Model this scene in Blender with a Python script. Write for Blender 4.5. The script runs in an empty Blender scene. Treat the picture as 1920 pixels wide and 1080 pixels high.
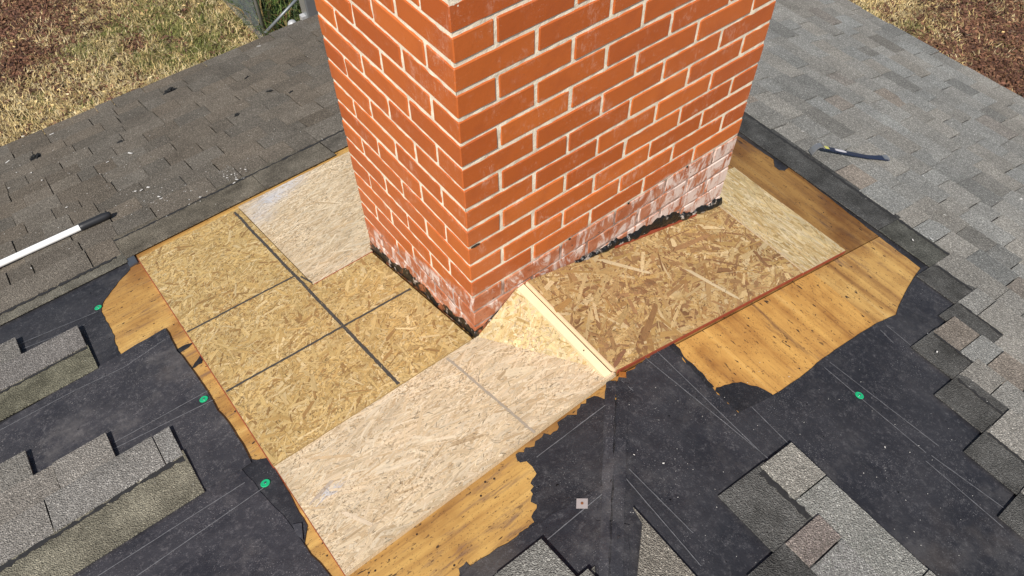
import bpy, bmesh, math, random
from mathutils import Vector, Matrix, noise

# ------------------------------------------------------------------ camera, sky, sun, exposure
S = bpy.context.scene
COL = S.collection
CAM_R = ((0.79002944, -0.61300862, -0.00859739), (-0.49359763, -0.62769317, -0.60196567), (0.36361362, 0.47981425, -0.79847568))
CAM_C = Vector((-0.67189212, -1.06016237, 0.82278241))
CAM_F = 1496.56
cd = bpy.data.cameras.new('camera'); cam = bpy.data.objects.new('camera', cd); COL.objects.link(cam)
cam.matrix_world = Matrix(((CAM_R[0][0], -CAM_R[1][0], -CAM_R[2][0], CAM_C.x), (CAM_R[0][1], -CAM_R[1][1], -CAM_R[2][1], CAM_C.y),
                           (CAM_R[0][2], -CAM_R[1][2], -CAM_R[2][2], CAM_C.z), (0, 0, 0, 1)))
cd.sensor_width = 36; cd.lens = CAM_F / 1920 * 36; cd.clip_start = .02; cd.clip_end = 600
S.camera = cam
SUN_AZ, SUN_EL = math.radians(35), math.radians(50)       # shadows fall towards +a, a little +b
to_sun = Vector((-math.cos(SUN_AZ) * math.cos(SUN_EL), -math.sin(SUN_AZ) * math.cos(SUN_EL), math.sin(SUN_EL)))
W = bpy.data.worlds.new('World'); S.world = W; W.use_nodes = True
wn = W.node_tree.nodes; sky = wn.new('ShaderNodeTexSky'); sky.sky_type = 'NISHITA'; sky.sun_disc = False
sky.sun_elevation = SUN_EL; sky.sun_rotation = math.atan2(to_sun.x, to_sun.y)
wn['Background'].inputs['Strength'].default_value = .075
W.node_tree.links.new(sky.outputs[0], wn['Background'].inputs['Color'])
sl = bpy.data.lights.new('sun', 'SUN'); sl.energy = 4.9; sl.angle = math.radians(.53); sl.color = (1, .955, .88)
so = bpy.data.objects.new('sun', sl); COL.objects.link(so); so.rotation_euler = to_sun.to_track_quat('Z', 'Y').to_euler(); so.location = (-4, -4, 6)
S.view_settings.view_transform = 'Standard'; S.view_settings.look = 'None'; S.view_settings.gamma = 1
S.view_settings.exposure = 0.20
S.render.engine = 'CYCLES'

# ------------------------------------------------------------------ helpers
rnd = random.Random(7)
SL = .30                       # roof pitch
ZL, ZR = -1.0615, -.8944       # top of the new sheathing on the two slopes (at b = 0 / a = 0)
NM = math.hypot(1, SL)
TH = .013                      # sheathing thickness
HIP = (ZR - ZL) / SL           # on the hip line a - b = HIP
NL, NR = Vector((0, SL, 1)) / NM, Vector((SL, 0, 1)) / NM
GZ = -4.5                      # ground

def PTL(a, b, h=0): return Vector((a, b, ZL - SL * b)) + NL * (h - TH)      # h is above the old deck
def PTR(a, b, h=0): return Vector((a, b, ZR - SL * a)) + NR * (h - TH)
def ray(u, v):
    x, y = (u - 960) / CAM_F, (v - 540) / CAM_F
    return Vector([CAM_R[0][i] * x + CAM_R[1][i] * y + CAM_R[2][i] for i in range(3)])
def hit(u, v, n, k):
    r = ray(u, v); return CAM_C + r * ((k - n.dot(CAM_C)) / n.dot(r))
def pl(u, v, h=0):             # photo pixel -> plan position on the left slope
    p = hit(u, v, NL, NL.dot(PTL(0, 0, h))); return (p.x, p.y)
def pr(u, v, h=0):
    p = hit(u, v, NR, NR.dot(PTR(0, 0, h))); return (p.x, p.y)
def pg(u, v): p = hit(u, v, Vector((0, 0, 1)), GZ); return (p.x, p.y)

def link(name, me, mat, parent=None, color=None, smooth=False):
    o = bpy.data.objects.new(name, me); COL.objects.link(o)
    if mat is not None and not me.materials: me.materials.append(mat)
    if parent is not None: o.parent = parent
    if color is not None: o.color = (*color, 1)
    if smooth:
        for p in me.polygons: p.use_smooth = len(p.vertices) <= 4
    return o
def mesh(name, vs, fs, mat, parent=None, color=None, smooth=False):
    me = bpy.data.meshes.new(name); me.from_pydata([tuple(v) for v in vs], [], fs); me.update()
    return link(name, me, mat, parent, color, smooth)
def bmobj(name, bm, mat, parent=None, color=None, smooth=False):
    bmesh.ops.recalc_face_normals(bm, faces=bm.faces)
    me = bpy.data.meshes.new(name); bm.to_mesh(me); bm.free(); return link(name, me, mat, parent, color, smooth)
def empty(name, loc=(0, 0, 0)):
    o = bpy.data.objects.new(name, None); COL.objects.link(o); o.location = loc; o.empty_display_size = .1; return o
def tag(o, label=None, cat=None, group=None, kind=None):
    if label: o['label'] = label
    if cat: o['category'] = cat
    if group: o['group'] = group
    if kind: o['kind'] = kind
    return o
def slab(name, top, down, mat, parent=None, color=None):
    """closed prism: top outline (3D points, counter-clockwise from above) pushed along the vector down"""
    n = len(top); vs = list(top) + [p + down for p in top]
    fs = [list(range(n)), list(range(2 * n - 1, n - 1, -1))] + [[i, n + i, n + (i + 1) % n, (i + 1) % n] for i in range(n)]
    o = mesh(name, vs, fs, mat, parent, color); fixn(o.data); return o
def fixn(me):
    bm = bmesh.new(); bm.from_mesh(me); bmesh.ops.recalc_face_normals(bm, faces=bm.faces); bm.to_mesh(me); bm.free()
def rough(pts, amp, step, seed=0, closed=True):
    """break the edges of a plan outline into small uneven steps"""
    out = []; n = len(pts)
    for i in range(n if closed else n - 1):
        p, q = Vector(pts[i]), Vector(pts[(i + 1) % n]); L = (q - p).length; k = max(1, int(L / step))
        d = (q - p) / max(L, 1e-6); nn = Vector((-d.y, d.x))
        for j in range(k):
            t = j / k; w = p.lerp(q, t)
            if 0 < j: w += nn * noise.noise(Vector((w.x * 23 + seed, w.y * 23, seed * 3.1))) * amp + nn * (noise.noise(Vector((w.x * 90, w.y * 90 + seed, seed)))) * amp * .5 + nn * (((i * 7919 + j * 104729 + int(seed * 31)) % 97) / 97 - .5) * amp * .9
            out.append((w.x, w.y))
    return out
def tube(bm, pts, r, seg=8, caps=True):
    rings = []
    for i, p in enumerate(pts):
        d = (pts[min(i + 1, len(pts) - 1)] - pts[max(i - 1, 0)]).normalized()
        x = d.cross(Vector((0, 0, 1)))
        if x.length < 1e-3: x = Vector((1, 0, 0))
        x.normalize(); y = x.cross(d)
        rr = r[i] if isinstance(r, (list, tuple)) else r
        rings.append([bm.verts.new(p + (x * math.cos(6.2832 * k / seg) + y * math.sin(6.2832 * k / seg)) * rr) for k in range(seg)])
    for A, B in zip(rings, rings[1:]):
        for k in range(seg): bm.faces.new((A[k], A[(k + 1) % seg], B[(k + 1) % seg], B[k]))
    if caps: bm.faces.new(rings[0][::-1]); bm.faces.new(rings[-1])
def boxbm(bm, lo, hi):
    vs = [bm.verts.new((x, y, z)) for x in (lo[0], hi[0]) for y in (lo[1], hi[1]) for z in (lo[2], hi[2])]
    for f in ((0, 1, 3, 2), (4, 6, 7, 5), (0, 4, 5, 1), (2, 3, 7, 6), (0, 2, 6, 4), (1, 5, 7, 3)): bm.faces.new([vs[i] for i in f])

# ------------------------------------------------------------------ materials
class N:
    """small node-graph helper"""
    def __init__(s, name, rough=.8, spec=.3):
        s.m = bpy.data.materials.new(name); s.m.use_nodes = True; s.t = s.m.node_tree
        s.b = s.t.nodes['Principled BSDF']; s.b.inputs['Roughness'].default_value = rough
        s.b.inputs['Specular IOR Level'].default_value = spec
    def n(s, t, **k):
        x = s.t.nodes.new('ShaderNode' + t)
        for a, v in k.items(): setattr(x, a, v)
        return x
    def set(s, sock, v):
        if hasattr(v, 'is_output') or isinstance(v, bpy.types.NodeSocket): s.t.links.new(v, sock)
        else: sock.default_value = v
    def pos(s, scale=(1, 1, 1), obj=False, rot=(0, 0, 0)):
        g = s.n('TexCoord').outputs['Object'] if obj else s.n('NewGeometry').outputs['Position']
        m = s.n('Mapping'); s.set(m.inputs['Vector'], g); m.inputs['Scale'].default_value = scale; m.inputs['Rotation'].default_value = rot
        return m.outputs[0]
    def noise(s, vec, scale, detail=3, rough=.55, dist=0, out='Fac'):
        x = s.n('TexNoise'); s.set(x.inputs['Vector'], vec); x.inputs['Scale'].default_value = scale
        x.inputs['Detail'].default_value = detail; x.inputs['Roughness'].default_value = rough; x.inputs['Distortion'].default_value = dist
        return x.outputs[out]
    def vor(s, vec, scale, out='Color', feature='F1'):
        x = s.n('TexVoronoi'); x.feature = feature; s.set(x.inputs['Vector'], vec); x.inputs['Scale'].default_value = scale; return x.outputs[out]
    def ramp(s, f, *stops):
        x = s.n('ValToRGB'); s.set(x.inputs[0], f); e = x.color_ramp.elements
        while len(e) < len(stops): e.new(.5)
        for i, (p, c) in enumerate(stops):
            e[i].position = p; e[i].color = (*c, 1) if isinstance(c, tuple) else (c, c, c, 1)
        return x.outputs[0]
    def math(s, op, a, b=0, clamp=False):
        x = s.n('Math', operation=op); x.use_clamp = clamp; s.set(x.inputs[0], a); s.set(x.inputs[1], b); return x.outputs[0]
    def mix(s, f, a, b, mode='MIX'):
        x = s.n('Mix', data_type='RGBA', blend_type=mode); s.set(x.inputs[0], f)
        for sock, v in ((x.inputs[6], a), (x.inputs[7], b)): s.set(sock, (*v, 1) if isinstance(v, tuple) else v)
        return x.outputs[2]
    def col(s, v): s.set(s.b.inputs['Base Color'], (*v, 1) if isinstance(v, tuple) else v)
    def bump(s, h, strength, dist):
        x = s.n('Bump'); x.inputs['Strength'].default_value = strength; x.inputs['Distance'].default_value = dist
        s.set(x.inputs['Height'], h); s.set(s.b.inputs['Normal'], x.outputs[0])
    def ocol(s): return s.n('ObjectInfo').outputs['Color']
    def rand(s): return s.n('ObjectInfo').outputs['Random']
    def xyz(s):
        x = s.n('SeparateXYZ'); s.set(x.inputs[0], s.n('NewGeometry').outputs['Position']); return x.outputs
    def smooth(s, v, lo, hi):
        x = s.n('MapRange', interpolation_type='SMOOTHSTEP'); s.set(x.inputs[0], v); x.inputs[1].default_value = lo; x.inputs[2].default_value = hi
        return x.outputs[0]
M = {}
def plain(name, c, rough=.6, metal=0, spec=.4, var=.15, scale=30):
    g = N(name, rough, spec); g.b.inputs['Metallic'].default_value = metal
    f = g.noise(g.pos(), scale, 4)
    g.col(g.mix(f, tuple(x * (1 - var) for x in c), tuple(min(1, x * (1 + var)) for x in c)))
    g.bump(f, .15, .002); M[name] = g.m; return g.m

def stain_mask(g):
    # bottom courses that sat under the old flashing: below a line falling away along the left face
    x = g.xyz(); line = g.math('ADD', x['Z'], g.math('MULTIPLY', x['Y'], .40))
    wob = g.math('MULTIPLY', g.math('SUBTRACT', g.noise(g.pos(), 11, 3), .5), .05)
    return g.smooth(g.math('ADD', line, wob), -.862, -.898)
def brick_mat():
    g = N('brick_glazed', .42, .35)
    p = g.pos(); o = g.pos(obj=True)
    tone = g.mix(g.rand(), (.42, .094, .021), (.55, .142, .031))
    tone = g.mix(g.math('MULTIPLY', g.smooth(g.noise(p, 14, 4), .45, .75), .5), tone, (.38, .088, .026))
    speck = g.math('GREATER_THAN', g.noise(p, 420, 2), .70)
    tone = g.mix(g.math('MULTIPLY', speck, .35), tone, (.20, .05, .02))
    haze = g.math('MULTIPLY', g.smooth(g.noise(p, 10, 5, .75), .50, .68), g.smooth(g.noise(g.pos((70, 70, 24)), 1, 5, .8, 1.2), .46, .62))
    tone = g.mix(g.math('MULTIPLY', haze, .58), tone, (.68, .38, .28))
    pit = g.math('MULTIPLY', g.smooth(g.noise(p, 130, 3, .7), .68, .74), .8)
    tone = g.mix(pit, tone, (.16, .045, .02))
    scr = g.math('MULTIPLY', g.smooth(g.noise(g.pos((95, 95, 190)), 1, 3, .8, 2.5), .63, .68), g.smooth(g.noise(p, 9, 3), .44, .6))
    tone = g.mix(g.math('MULTIPLY', scr, .7), tone, (.72, .52, .42))
    st = stain_mask(g)
    old = g.mix(g.smooth(g.noise(p, 18, 5, .65), .38, .62), (.36, .105, .04), (.45, .185, .10))
    eff = g.math('ADD', g.noise(g.pos((22, 22, 9)), 1, 6, .7, .8), g.math('ADD', .025, g.math('MULTIPLY', g.smooth(g.xyz()['X'], .25, 1.0), .06)))
    old = g.mix(g.math('MULTIPLY', g.smooth(eff, .505, .64), .8), old, (.74, .64, .58))
    old = g.mix(g.smooth(g.noise(p, 70, 3), .63, .72), old, (.12, .06, .04))
    g.col(g.mix(st, tone, old))
    g.set(g.b.inputs['Roughness'], g.math('ADD', .40, g.math('MULTIPLY', st, .45)))
    g.bump(g.math('ADD', g.noise(p, 160, 4), g.math('MULTIPLY', g.noise(p, 26, 2), 2.2)), .30, .0016); M['brick'] = g.m
    g = N('mortar', .95, .1); p = g.pos()
    c = g.mix(g.noise(p, 60, 4), (.72, .62, .47), (.86, .78, .63))
    c = g.mix(g.math('MULTIPLY', g.math('GREATER_THAN', g.noise(p, 330, 2), .66), .5), c, (.40, .34, .27))
    c = g.mix(g.smooth(g.noise(p, 8, 3), .66, .76), c, (.48, .37, .22))
    st = stain_mask(g)
    old = g.mix(g.smooth(g.noise(p, 25, 4), .4, .62), (.27, .18, .145), (.52, .40, .35))
    g.col(g.mix(st, c, old)); g.bump(g.math('ADD', g.noise(p, 240, 4), g.noise(p, 45, 3)), .45, .003); M['mortar'] = g.m
brick_mat()

def granule_mat(name, spread=.8, warm=(1, .96, .9)):
    g = N(name, .93, .12); p = g.pos()
    c = g.ocol()
    blot = g.ramp(g.noise(p, 7, 4, .6), (.25, .95), (.75, 1.35))
    c = g.mix(1, c, blot, 'MULTIPLY')
    if spread < .7:
        c = g.mix(1, c, g.ramp(g.noise(p, 11, 4, .6), (.32, .62), (.68, 1.3)), 'MULTIPLY')
    gr = g.ramp(g.vor(p, 330), (0, .55), (.45, 1.0), (.78, 1.55), (1, 3.0))
    gr2 = g.ramp(g.noise(p, 120, 3, .7), (.30, .78), (.72, 1.45))
    c = g.mix(spread, c, g.mix(1, c, g.mix(1, gr, gr2, 'MULTIPLY'), 'MULTIPLY'))
    spk = g.math('GREATER_THAN', g.noise(p, 170, 1), .76)
    c = g.mix(g.math('MULTIPLY', spk, .4), c, (.55, .53, .50))
    worn = g.math('MULTIPLY', g.smooth(g.noise(p, 3.2, 5, .7), .60, .75), .5)
    c = g.mix(worn, c, g.mix(1, c, (.55, .53, .5), 'MULTIPLY'))
    g.col(c); g.bump(g.vor(p, 290, 'Distance'), .9, .004); M[name] = g.m
granule_mat('granules')
granule_mat('granules_soft', .55)

def felt_mat():
    g = N('felt', .62, .32); p = g.pos()
    c = g.mix(g.smooth(g.noise(p, 5, 5, .65), .3, .7), (.018, .0185, .024), (.037, .0365, .042))
    c = g.mix(g.smooth(g.noise(p, 2.3, 4, .6), .55, .72), c, (.062, .052, .047))
    c = g.mix(g.math('MULTIPLY', g.smooth(g.noise(p, 300, 3, .7), .60, .70), g.smooth(g.noise(p, 8, 5, .75), .42, .62)), c, (.30, .29, .29))
    c = g.mix(g.math('MULTIPLY', g.smooth(g.noise(p, 60, 6, .85), .50, .72), .6), c, (.14, .135, .14))
    c = g.mix(g.math('MULTIPLY', g.smooth(g.noise(p, 4.3, 6, .75), .50, .68), .5), c, (.095, .090, .090))
    c = g.mix(g.math('GREATER_THAN', g.noise(p, 75, 1), .79), c, (.002, .002, .002))
    c = g.mix(1, c, g.ocol(), 'MULTIPLY')
    g.col(c); g.set(g.b.inputs['Roughness'], g.math('ADD', .5, g.math('MULTIPLY', g.noise(p, 14, 4), .3)))
    g.bump(g.math('ADD', g.math('MULTIPLY', g.noise(p, 210, 3), .35), g.math('MULTIPLY', g.math('ADD', g.noise(p, 5, 3, .5), g.math('MULTIPLY', g.math('ABSOLUTE', g.math('SUBTRACT', g.noise(g.pos((1.2, 3.4, 2), rot=(0, 0, .5)), 1.0, 1.5, .4), .5)), 1.0)), 9)), .62, .005); M['felt'] = g.m
felt_mat()

def wood_deck(name, along):
    """weathered plywood; along = stretch of the grain in (x, y)"""
    g = N(name, .62, .3)
    sc = (1.1, 15, 15) if along == 'x' else (15, 1.1, 15)
    sc2 = (4, 90, 90) if along == 'x' else (90, 4, 90)
    p = g.pos(); gp = g.pos(sc)
    c = g.ramp(g.noise(gp, 1, 6, .6, .7), (.22, (.22, .10, .028)), (.40, (.47, .255, .062)), (.60, (.62, .37, .095)), (.82, (.72, .50, .19)))
    c = g.mix(g.math('MULTIPLY', g.smooth(g.noise(g.pos(sc2), 1, 4, .7), .52, .72), .45), c, (.20, .095, .035))
    c = g.mix(g.math('MULTIPLY', g.smooth(g.noise(p, 3.1, 4, .6), .46, .66), .8), c, g.mix(1, c, (.50, .36, .26), 'MULTIPLY'))
    dk = g.smooth(g.noise(g.pos((2.2, 11, 11) if along == 'x' else (11, 2.2, 11)), 1.3, 5, .7, .4), .60, .74)
    c = g.mix(g.math('MULTIPLY', dk, .75), c, (.13, .065, .04))
    gr_ = g.smooth(g.noise(g.pos((5, 34, 34) if along == 'x' else (34, 5, 34)), 1.2, 5, .7, .3), .50, .70)
    c = g.mix(g.math('MULTIPLY', g.math('MULTIPLY', gr_, g.smooth(g.noise(p, 2.3, 3), .42, .60)), .75), c, (.17, .10, .075))
    ps = g.pos((26, 70, 70) if along == 'x' else (70, 26, 70))
    c = g.mix(g.math('MULTIPLY', g.smooth(g.noise(ps, 1.0, 2), .665, .71), g.smooth(g.noise(p, 5, 3), .35, .5)), c, (.06, .035, .02))
    ps2 = g.pos((90, 170, 170) if along == 'x' else (170, 90, 170))
    c = g.mix(g.math('MULTIPLY', g.smooth(g.noise(ps2, 1.0, 2), .635, .69), .8), c, (.13, .07, .03))
    pin = g.math('MULTIPLY', g.smooth(g.noise(g.pos((190, 330, 330) if along == 'x' else (330, 190, 330)), 1.0, 2), .63, .68), g.smooth(g.noise(p, 13, 4, .6), .38, .60))
    c = g.mix(g.math('MULTIPLY', pin, .8), c, (.11, .06, .025))
    big = g.math('MULTIPLY', g.smooth(g.noise(g.pos((24, 44, 44) if along == 'x' else (44, 24, 44)), 1.0, 3, .6), .69, .74), .9)
    c = g.mix(big, c, (.035, .02, .012))
    hs = g.n('HueSaturation'); hs.inputs['Saturation'].default_value = .96; g.set(hs.inputs['Color'], c); c = hs.outputs[0]
    wet = g.smooth(g.noise(p, 1.9, 5, .65, .3), .47, .62)
    c = g.mix(g.math('MULTIPLY', wet, .55), c, g.mix(1, c, (.62, .50, .42), 'MULTIPLY'))
    c = g.mix(1, c, g.ocol(), 'MULTIPLY')
    g.col(c); g.bump(g.math('ADD', g.noise(g.pos(sc2), 1, 4), g.noise(gp, 1, 5)), .35, .002); M[name] = g.m
wood_deck('deck_left_wood', 'x'); wood_deck('deck_right_wood', 'y')

def osb_mat():
    g = N('osb_strand', .72, .25)
    at = g.n('Attribute'); at.attribute_name = 'tone'; uv = g.n('UVMap').outputs[0]
    mp = g.n('Mapping'); g.set(mp.inputs[0], uv); mp.inputs['Scale'].default_value = (26, 420, 1)
    grain = g.noise(mp.outputs[0], 1, 4, .65)
    c = g.mix(1, at.outputs['Color'], g.ramp(grain, (.25, .70), (.55, 1.0), (.8, 1.16)), 'MULTIPLY')
    p = g.pos()
    c = g.mix(g.math('MULTIPLY', g.smooth(g.noise(p, 150, 3, .7), .64, .72), .55), c, (.20, .11, .045))
    c = g.mix(1, c, g.ramp(g.noise(p, 6, 4), (.3, .84), (.7, 1.1)), 'MULTIPLY')
    dirt = g.math('MULTIPLY', g.smooth(g.noise(p, 140, 4, .75), .50, .62), g.smooth(g.noise(p, 6, 5, .7), .43, .60))
    c = g.mix(g.math('MULTIPLY', dirt, .72), c, (.16, .10, .05))
    g.col(c); g.bump(grain, .3, .0012); M['strand'] = g.m
    for nm, c0, c1 in (('osb_core', (.30, .19, .075), (.52, .36, .16)), ('osb_core_pale', (.40, .29, .17), (.60, .47, .31)), ('osb_core_dark', (.28, .16, .065), (.45, .28, .12))):
        g = N(nm, .85, .15); p = g.pos()
        g.col(g.mix(g.noise(g.pos((60, 60, 300)), 1, 4, .7), c0, c1)); g.bump(g.noise(p, 180, 4), .8, .003); M[nm] = g.m
osb_mat()

plain('pine', (.78, .60, .38), .6, var=.12, scale=40)
plain('marker', (.062, .054, .046), .8, var=.8, scale=160)
plain('marker_faint', (.36, .30, .23), .8, var=.25, scale=130)
plain('primer_smear', (.52, .52, .54), .8, var=.3, scale=90)
plain('edge_paint', (.32, .065, .03), .6, var=.35, scale=60)
plain('line_print', (.15, .15, .16), .8, var=.6, scale=120)
plain('cap_green', (.012, .40, .17), .4, var=.1)
plain('nail_steel', (.45, .45, .45), .35, metal=1)
plain('steel', (.34, .34, .34), .38, metal=.65, var=.2)
plain('steel_edge', (.25, .25, .26), .4, metal=.8)
plain('bar_blue', (.016, .024, .055), .38, var=.4, scale=90)
plain('sticker_yellow', (.62, .60, .16), .5, var=.08)
plain('sticker_white', (.62, .60, .62), .5, var=.2, scale=120)
plain('pole_white', (.90, .90, .885), .3, spec=.6, var=.02)
plain('grip_black', (.020, .021, .024), .5, var=.2)
plain('hole_dark', (.004, .004, .004), .9)
plain('scrap_black', (.012, .012, .012), .75, var=.5, scale=80)
plain('glue', (.026, .025, .025), .8, var=.7, scale=140)
plain('chip_pale', (.74, .71, .66), .8, var=.1)
plain('galvanised', (.40, .42, .43), .42, metal=.7, var=.15)
plain('galv_pale', (.46, .46, .46), .4, metal=.2, var=.1)
plain('wire', (.22, .235, .245), .5, metal=.5, var=.2)
plain('fascia_white', (.72, .71, .68), .5, var=.05)
plain('wall_brick_plain', (.30, .12, .07), .85, var=.2)
plain('concrete', (.42, .40, .37), .9, var=.15)
plain('metal_flash', (.10, .11, .13), .45, metal=.4, var=.3)
plain('plate_pink', (.38, .34, .33), .45, var=.08)
plain('rust_dark', (.035, .02, .014), .8, var=.4, scale=200)
plain('rust', (.22, .08, .03), .8, var=.4, scale=200)
g = N('tar', .38, .5); p = g.pos()
ct = g.mix(g.smooth(g.noise(p, 30, 5, .7), .56, .63), (.0085, .008, .0075), (.40, .34, .29))
ct = g.mix(g.math('MULTIPLY', g.smooth(g.noise(p, 21, 4, .65), .54, .62), g.smooth(g.xyz()['X'], .12, .02)), ct, (.30, .095, .04))
g.col(ct)
g.bump(g.noise(p, 60, 4, .55), .8, .008); M['tar'] = g.m
g = N('blade', .7, .2); at = g.n('Attribute'); at.attribute_name = 'tone'; g.col(at.outputs['Color']); M['blade'] = g.m
g = N('soil', .95, .1); p = g.pos()
c = g.mix(g.smooth(g.noise(p, 1.4, 5, .6), .35, .65), (.13, .080, .040), (.26, .19, .090))
c = g.mix(1, c, g.ramp(g.noise(p, 45, 5, .75), (.25, .45), (.75, 1.5)), 'MULTIPLY')
g.col(c); g.bump(g.noise(p, 30, 6, .75), 1, .06); M['soil'] = g.m

# ------------------------------------------------------------------ ground and house
def ground():
    R_ = 220; n = 24; vs = []; fs = []
    for i in range(n + 1):
        for j in range(n + 1): vs.append(((i / n - .5) * 2 * R_, (j / n - .5) * 2 * R_, GZ))
    for i in range(n):
        for j in range(n): k = i * (n + 1) + j; fs.append((k, k + n + 1, k + n + 2, k + 1))
    tag(mesh('lawn_ground', vs, fs, M['soil']), 'dry lawn soil around the house', kind='structure')
ground()

EB = 2.868; EA = EB + HIP; AX, AY = -1.1, -1.1 - HIP; BB = AY - (EB - AY); AMIN = -8.0
def plan3(fn, pts, h): return [fn(a, b, h) for a, b in pts]
SLABD = Vector((0, 0, -.10))
roofL = slab('roof_left', plan3(PTL, [(AMIN, AY), (AX, AY), (EA, EB), (AMIN, EB)], -.018), SLABD, M['felt'], color=(1, 1, 1))
roofR = slab('roof_right', plan3(PTR, [(AX, AY), (EA, BB), (EA, EB)], -.018), SLABD, M['felt'], color=(1, 1, 1))
zr = PTL(0, AY, -.018).z
roofB = slab('roof_back', [Vector((AMIN, BB, PTL(0, EB, -.018).z)), Vector((EA, BB, PTL(0, EB, -.018).z)), Vector((AX, AY, zr)), Vector((AMIN, AY, zr))], SLABD, M['granules'], color=(.13, .125, .12))
for o, l in ((roofL, 'left roof slope falling away to the lawn on the left'), (roofR, 'right roof slope falling away to the lawn on the right'), (roofB, 'back roof slope behind the camera')):
    tag(o, l, kind='structure')
bm = bmesh.new(); ez = PTL(0, EB, -.018).z - .1
boxbm(bm, (AMIN + .3, BB + .45, GZ), (EA - .45, EB - .45, ez - .02))
tag(bmobj('house_walls', bm, M['wall_brick_plain']), 'brick house walls under the eaves', kind='structure')
slab('fascia', [Vector((AMIN, EB - .03, ez + .06)), Vector((EA, EB - .03, ez + .06)), Vector((EA, EB + .004, ez + .06)), Vector((AMIN, EB + .004, ez + .06))], Vector((0, 0, -.16)), M['fascia_white'], roofL)
slab('fascia', [Vector((EA - .03, BB, ez + .062)), Vector((EA + .004, BB, ez + .062)), Vector((EA + .004, EB - .04, ez + .062)), Vector((EA - .03, EB - .04, ez + .062))], Vector((0, 0, -.16)), M['fascia_white'], roofR)

# plywood deck sheets, real gaps between them
DN = -.0165
def sheet(par, fn, pts, mat, col, nrm): return slab('plywood_sheet', plan3(fn, pts, 0), nrm * DN, mat, par, col)
sheet(roofL, PTL, [(AMIN + .05, AY + .05), (-1.05, AY + .05), (-1.05, EB - .02), (AMIN + .05, EB - .02)], M['deck_left_wood'], (1.0, .92, .82), NL)
sheet(roofL, PTL, [(-1.047, -1.047 - HIP + .003), (EA - .04, EB - .04), (-1.047, EB - .04)], M['deck_left_wood'], (1.0, 1.0, 1.0), NL)
sheet(roofR, PTR, [(-.377 + HIP + .003, -.377), (EA - .02, -.377), (EA - .02, EA - .02 - HIP)], M['deck_right_wood'], (.56, .50, .48), NR)
sheet(roofR, PTR, [(AX + .06, AY + .0), (1.02, -1.75), (1.066, -.381), (-.381 + HIP, -.381)], M['deck_right_wood'], (1.08, 1.0, .9), NR)
sheet(roofR, PTR, [(1.024, -1.75), (EA - .02, -1.75), (EA - .02, -.381), (1.072, -.381)], M['deck_right_wood'], (.98, .97, 1.0), NR)

def deck_nails(par, fn, nrm, pts, seed):
    r = random.Random(seed)
    for a, b in pts:
        rad = r.uniform(.0014, .0030); n_ = 8
        slab('nail_head', [fn(a + rad * math.cos(k * .785), b + rad * math.sin(k * .785), .0010) for k in range(n_)], nrm * -.003, M['rust_dark'], par)
rn = random.Random(2)
deck_nails(roofR, PTR, NR, [pr(u, v) for u, v in ((1352, 628), (1405, 596), (1500, 690), (1560, 620), (1530, 590), (1612, 560), (1680, 470), (1598, 500), (1432, 700), (1390, 690), (1475, 640), (1500, 380), (1560, 425), (1430, 345), (1475, 350), (1545, 398))], 1)
deck_nails(roofL, PTL, NL, [pl(u, v) for u, v in ((925, 896), (908, 902), (934, 880), (880, 922), (900, 928), (850, 1058), (702, 1068), (728, 1048), (690, 1072), (780, 1000), (245, 546), (255, 620), (288, 606), (268, 630), (325, 608), (415, 700), (440, 770), (612, 1040))], 2)

# ------------------------------------------------------------------ chimney
CW, CL, HC = .6098, 1.0243, .0677      # width (left face), length (right face), course height
chim = tag(empty('brick_chimney', (0, 0, 0)), 'orange-red brick chimney with pale mortar and whitish stained base', 'chimney')
JT = .0100
def brick_mesh(lx, ly, lz, seed):
    bm = bmesh.new(); boxbm(bm, (-lx / 2, -ly / 2, -lz / 2), (lx / 2, ly / 2, lz / 2))
    bmesh.ops.bevel(bm, geom=list(bm.edges), offset=.0024, segments=1, affect='EDGES')
    for v in bm.verts:
        q = v.co * 9 + Vector((seed * 5.3, seed, -seed))
        v.co += Vector((noise.noise(q), noise.noise(q + Vector((7, 0, 0))), noise.noise(q + Vector((0, 9, 0))))) * .0017
    me = bpy.data.meshes.new('brick'); bm.to_mesh(me); bm.free(); me.materials.append(M['brick']); return me
DP = .0975
MA, MBb = CL / 5, CW / 3
BRA = [brick_mesh(MA - JT, DP, HC - JT, i) for i in range(7)]         # laid along the long side
BRB = [brick_mesh(DP, MBb - JT, HC - JT, 20 + i) for i in range(7)]   # laid along the short side
BRAe = [brick_mesh(MA - JT / 2, DP, HC - JT, 40 + i) for i in range(5)]   # the same, reaching a corner
BRBe = [brick_mesh(DP, MBb - JT / 2, HC - JT, 60 + i) for i in range(5)]
back = bmesh.new()
def put_brick(me, x, y, z):
    o = bpy.data.objects.new('brick', me); COL.objects.link(o); o.parent = chim
    o.location = (x + rnd.uniform(-.0008, .0008), y + rnd.uniform(-.0008, .0008), z + rnd.uniform(-.0007, .0007))
    o.rotation_euler = (rnd.uniform(-.004, .004), rnd.uniform(-.004, .004), rnd.uniform(-.003, .003) + (math.pi if rnd.random() < .5 else 0))
def back_brick(me, x, y, z):
    n0 = len(back.verts); t = bmesh.new(); t.from_mesh(me); bmesh.ops.translate(t, verts=t.verts, vec=(x, y, z))
    tm = bpy.data.meshes.new('tmp'); t.to_mesh(tm); t.free(); back.from_mesh(tm); bpy.data.meshes.remove(tm)
H2 = DP / 2
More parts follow.
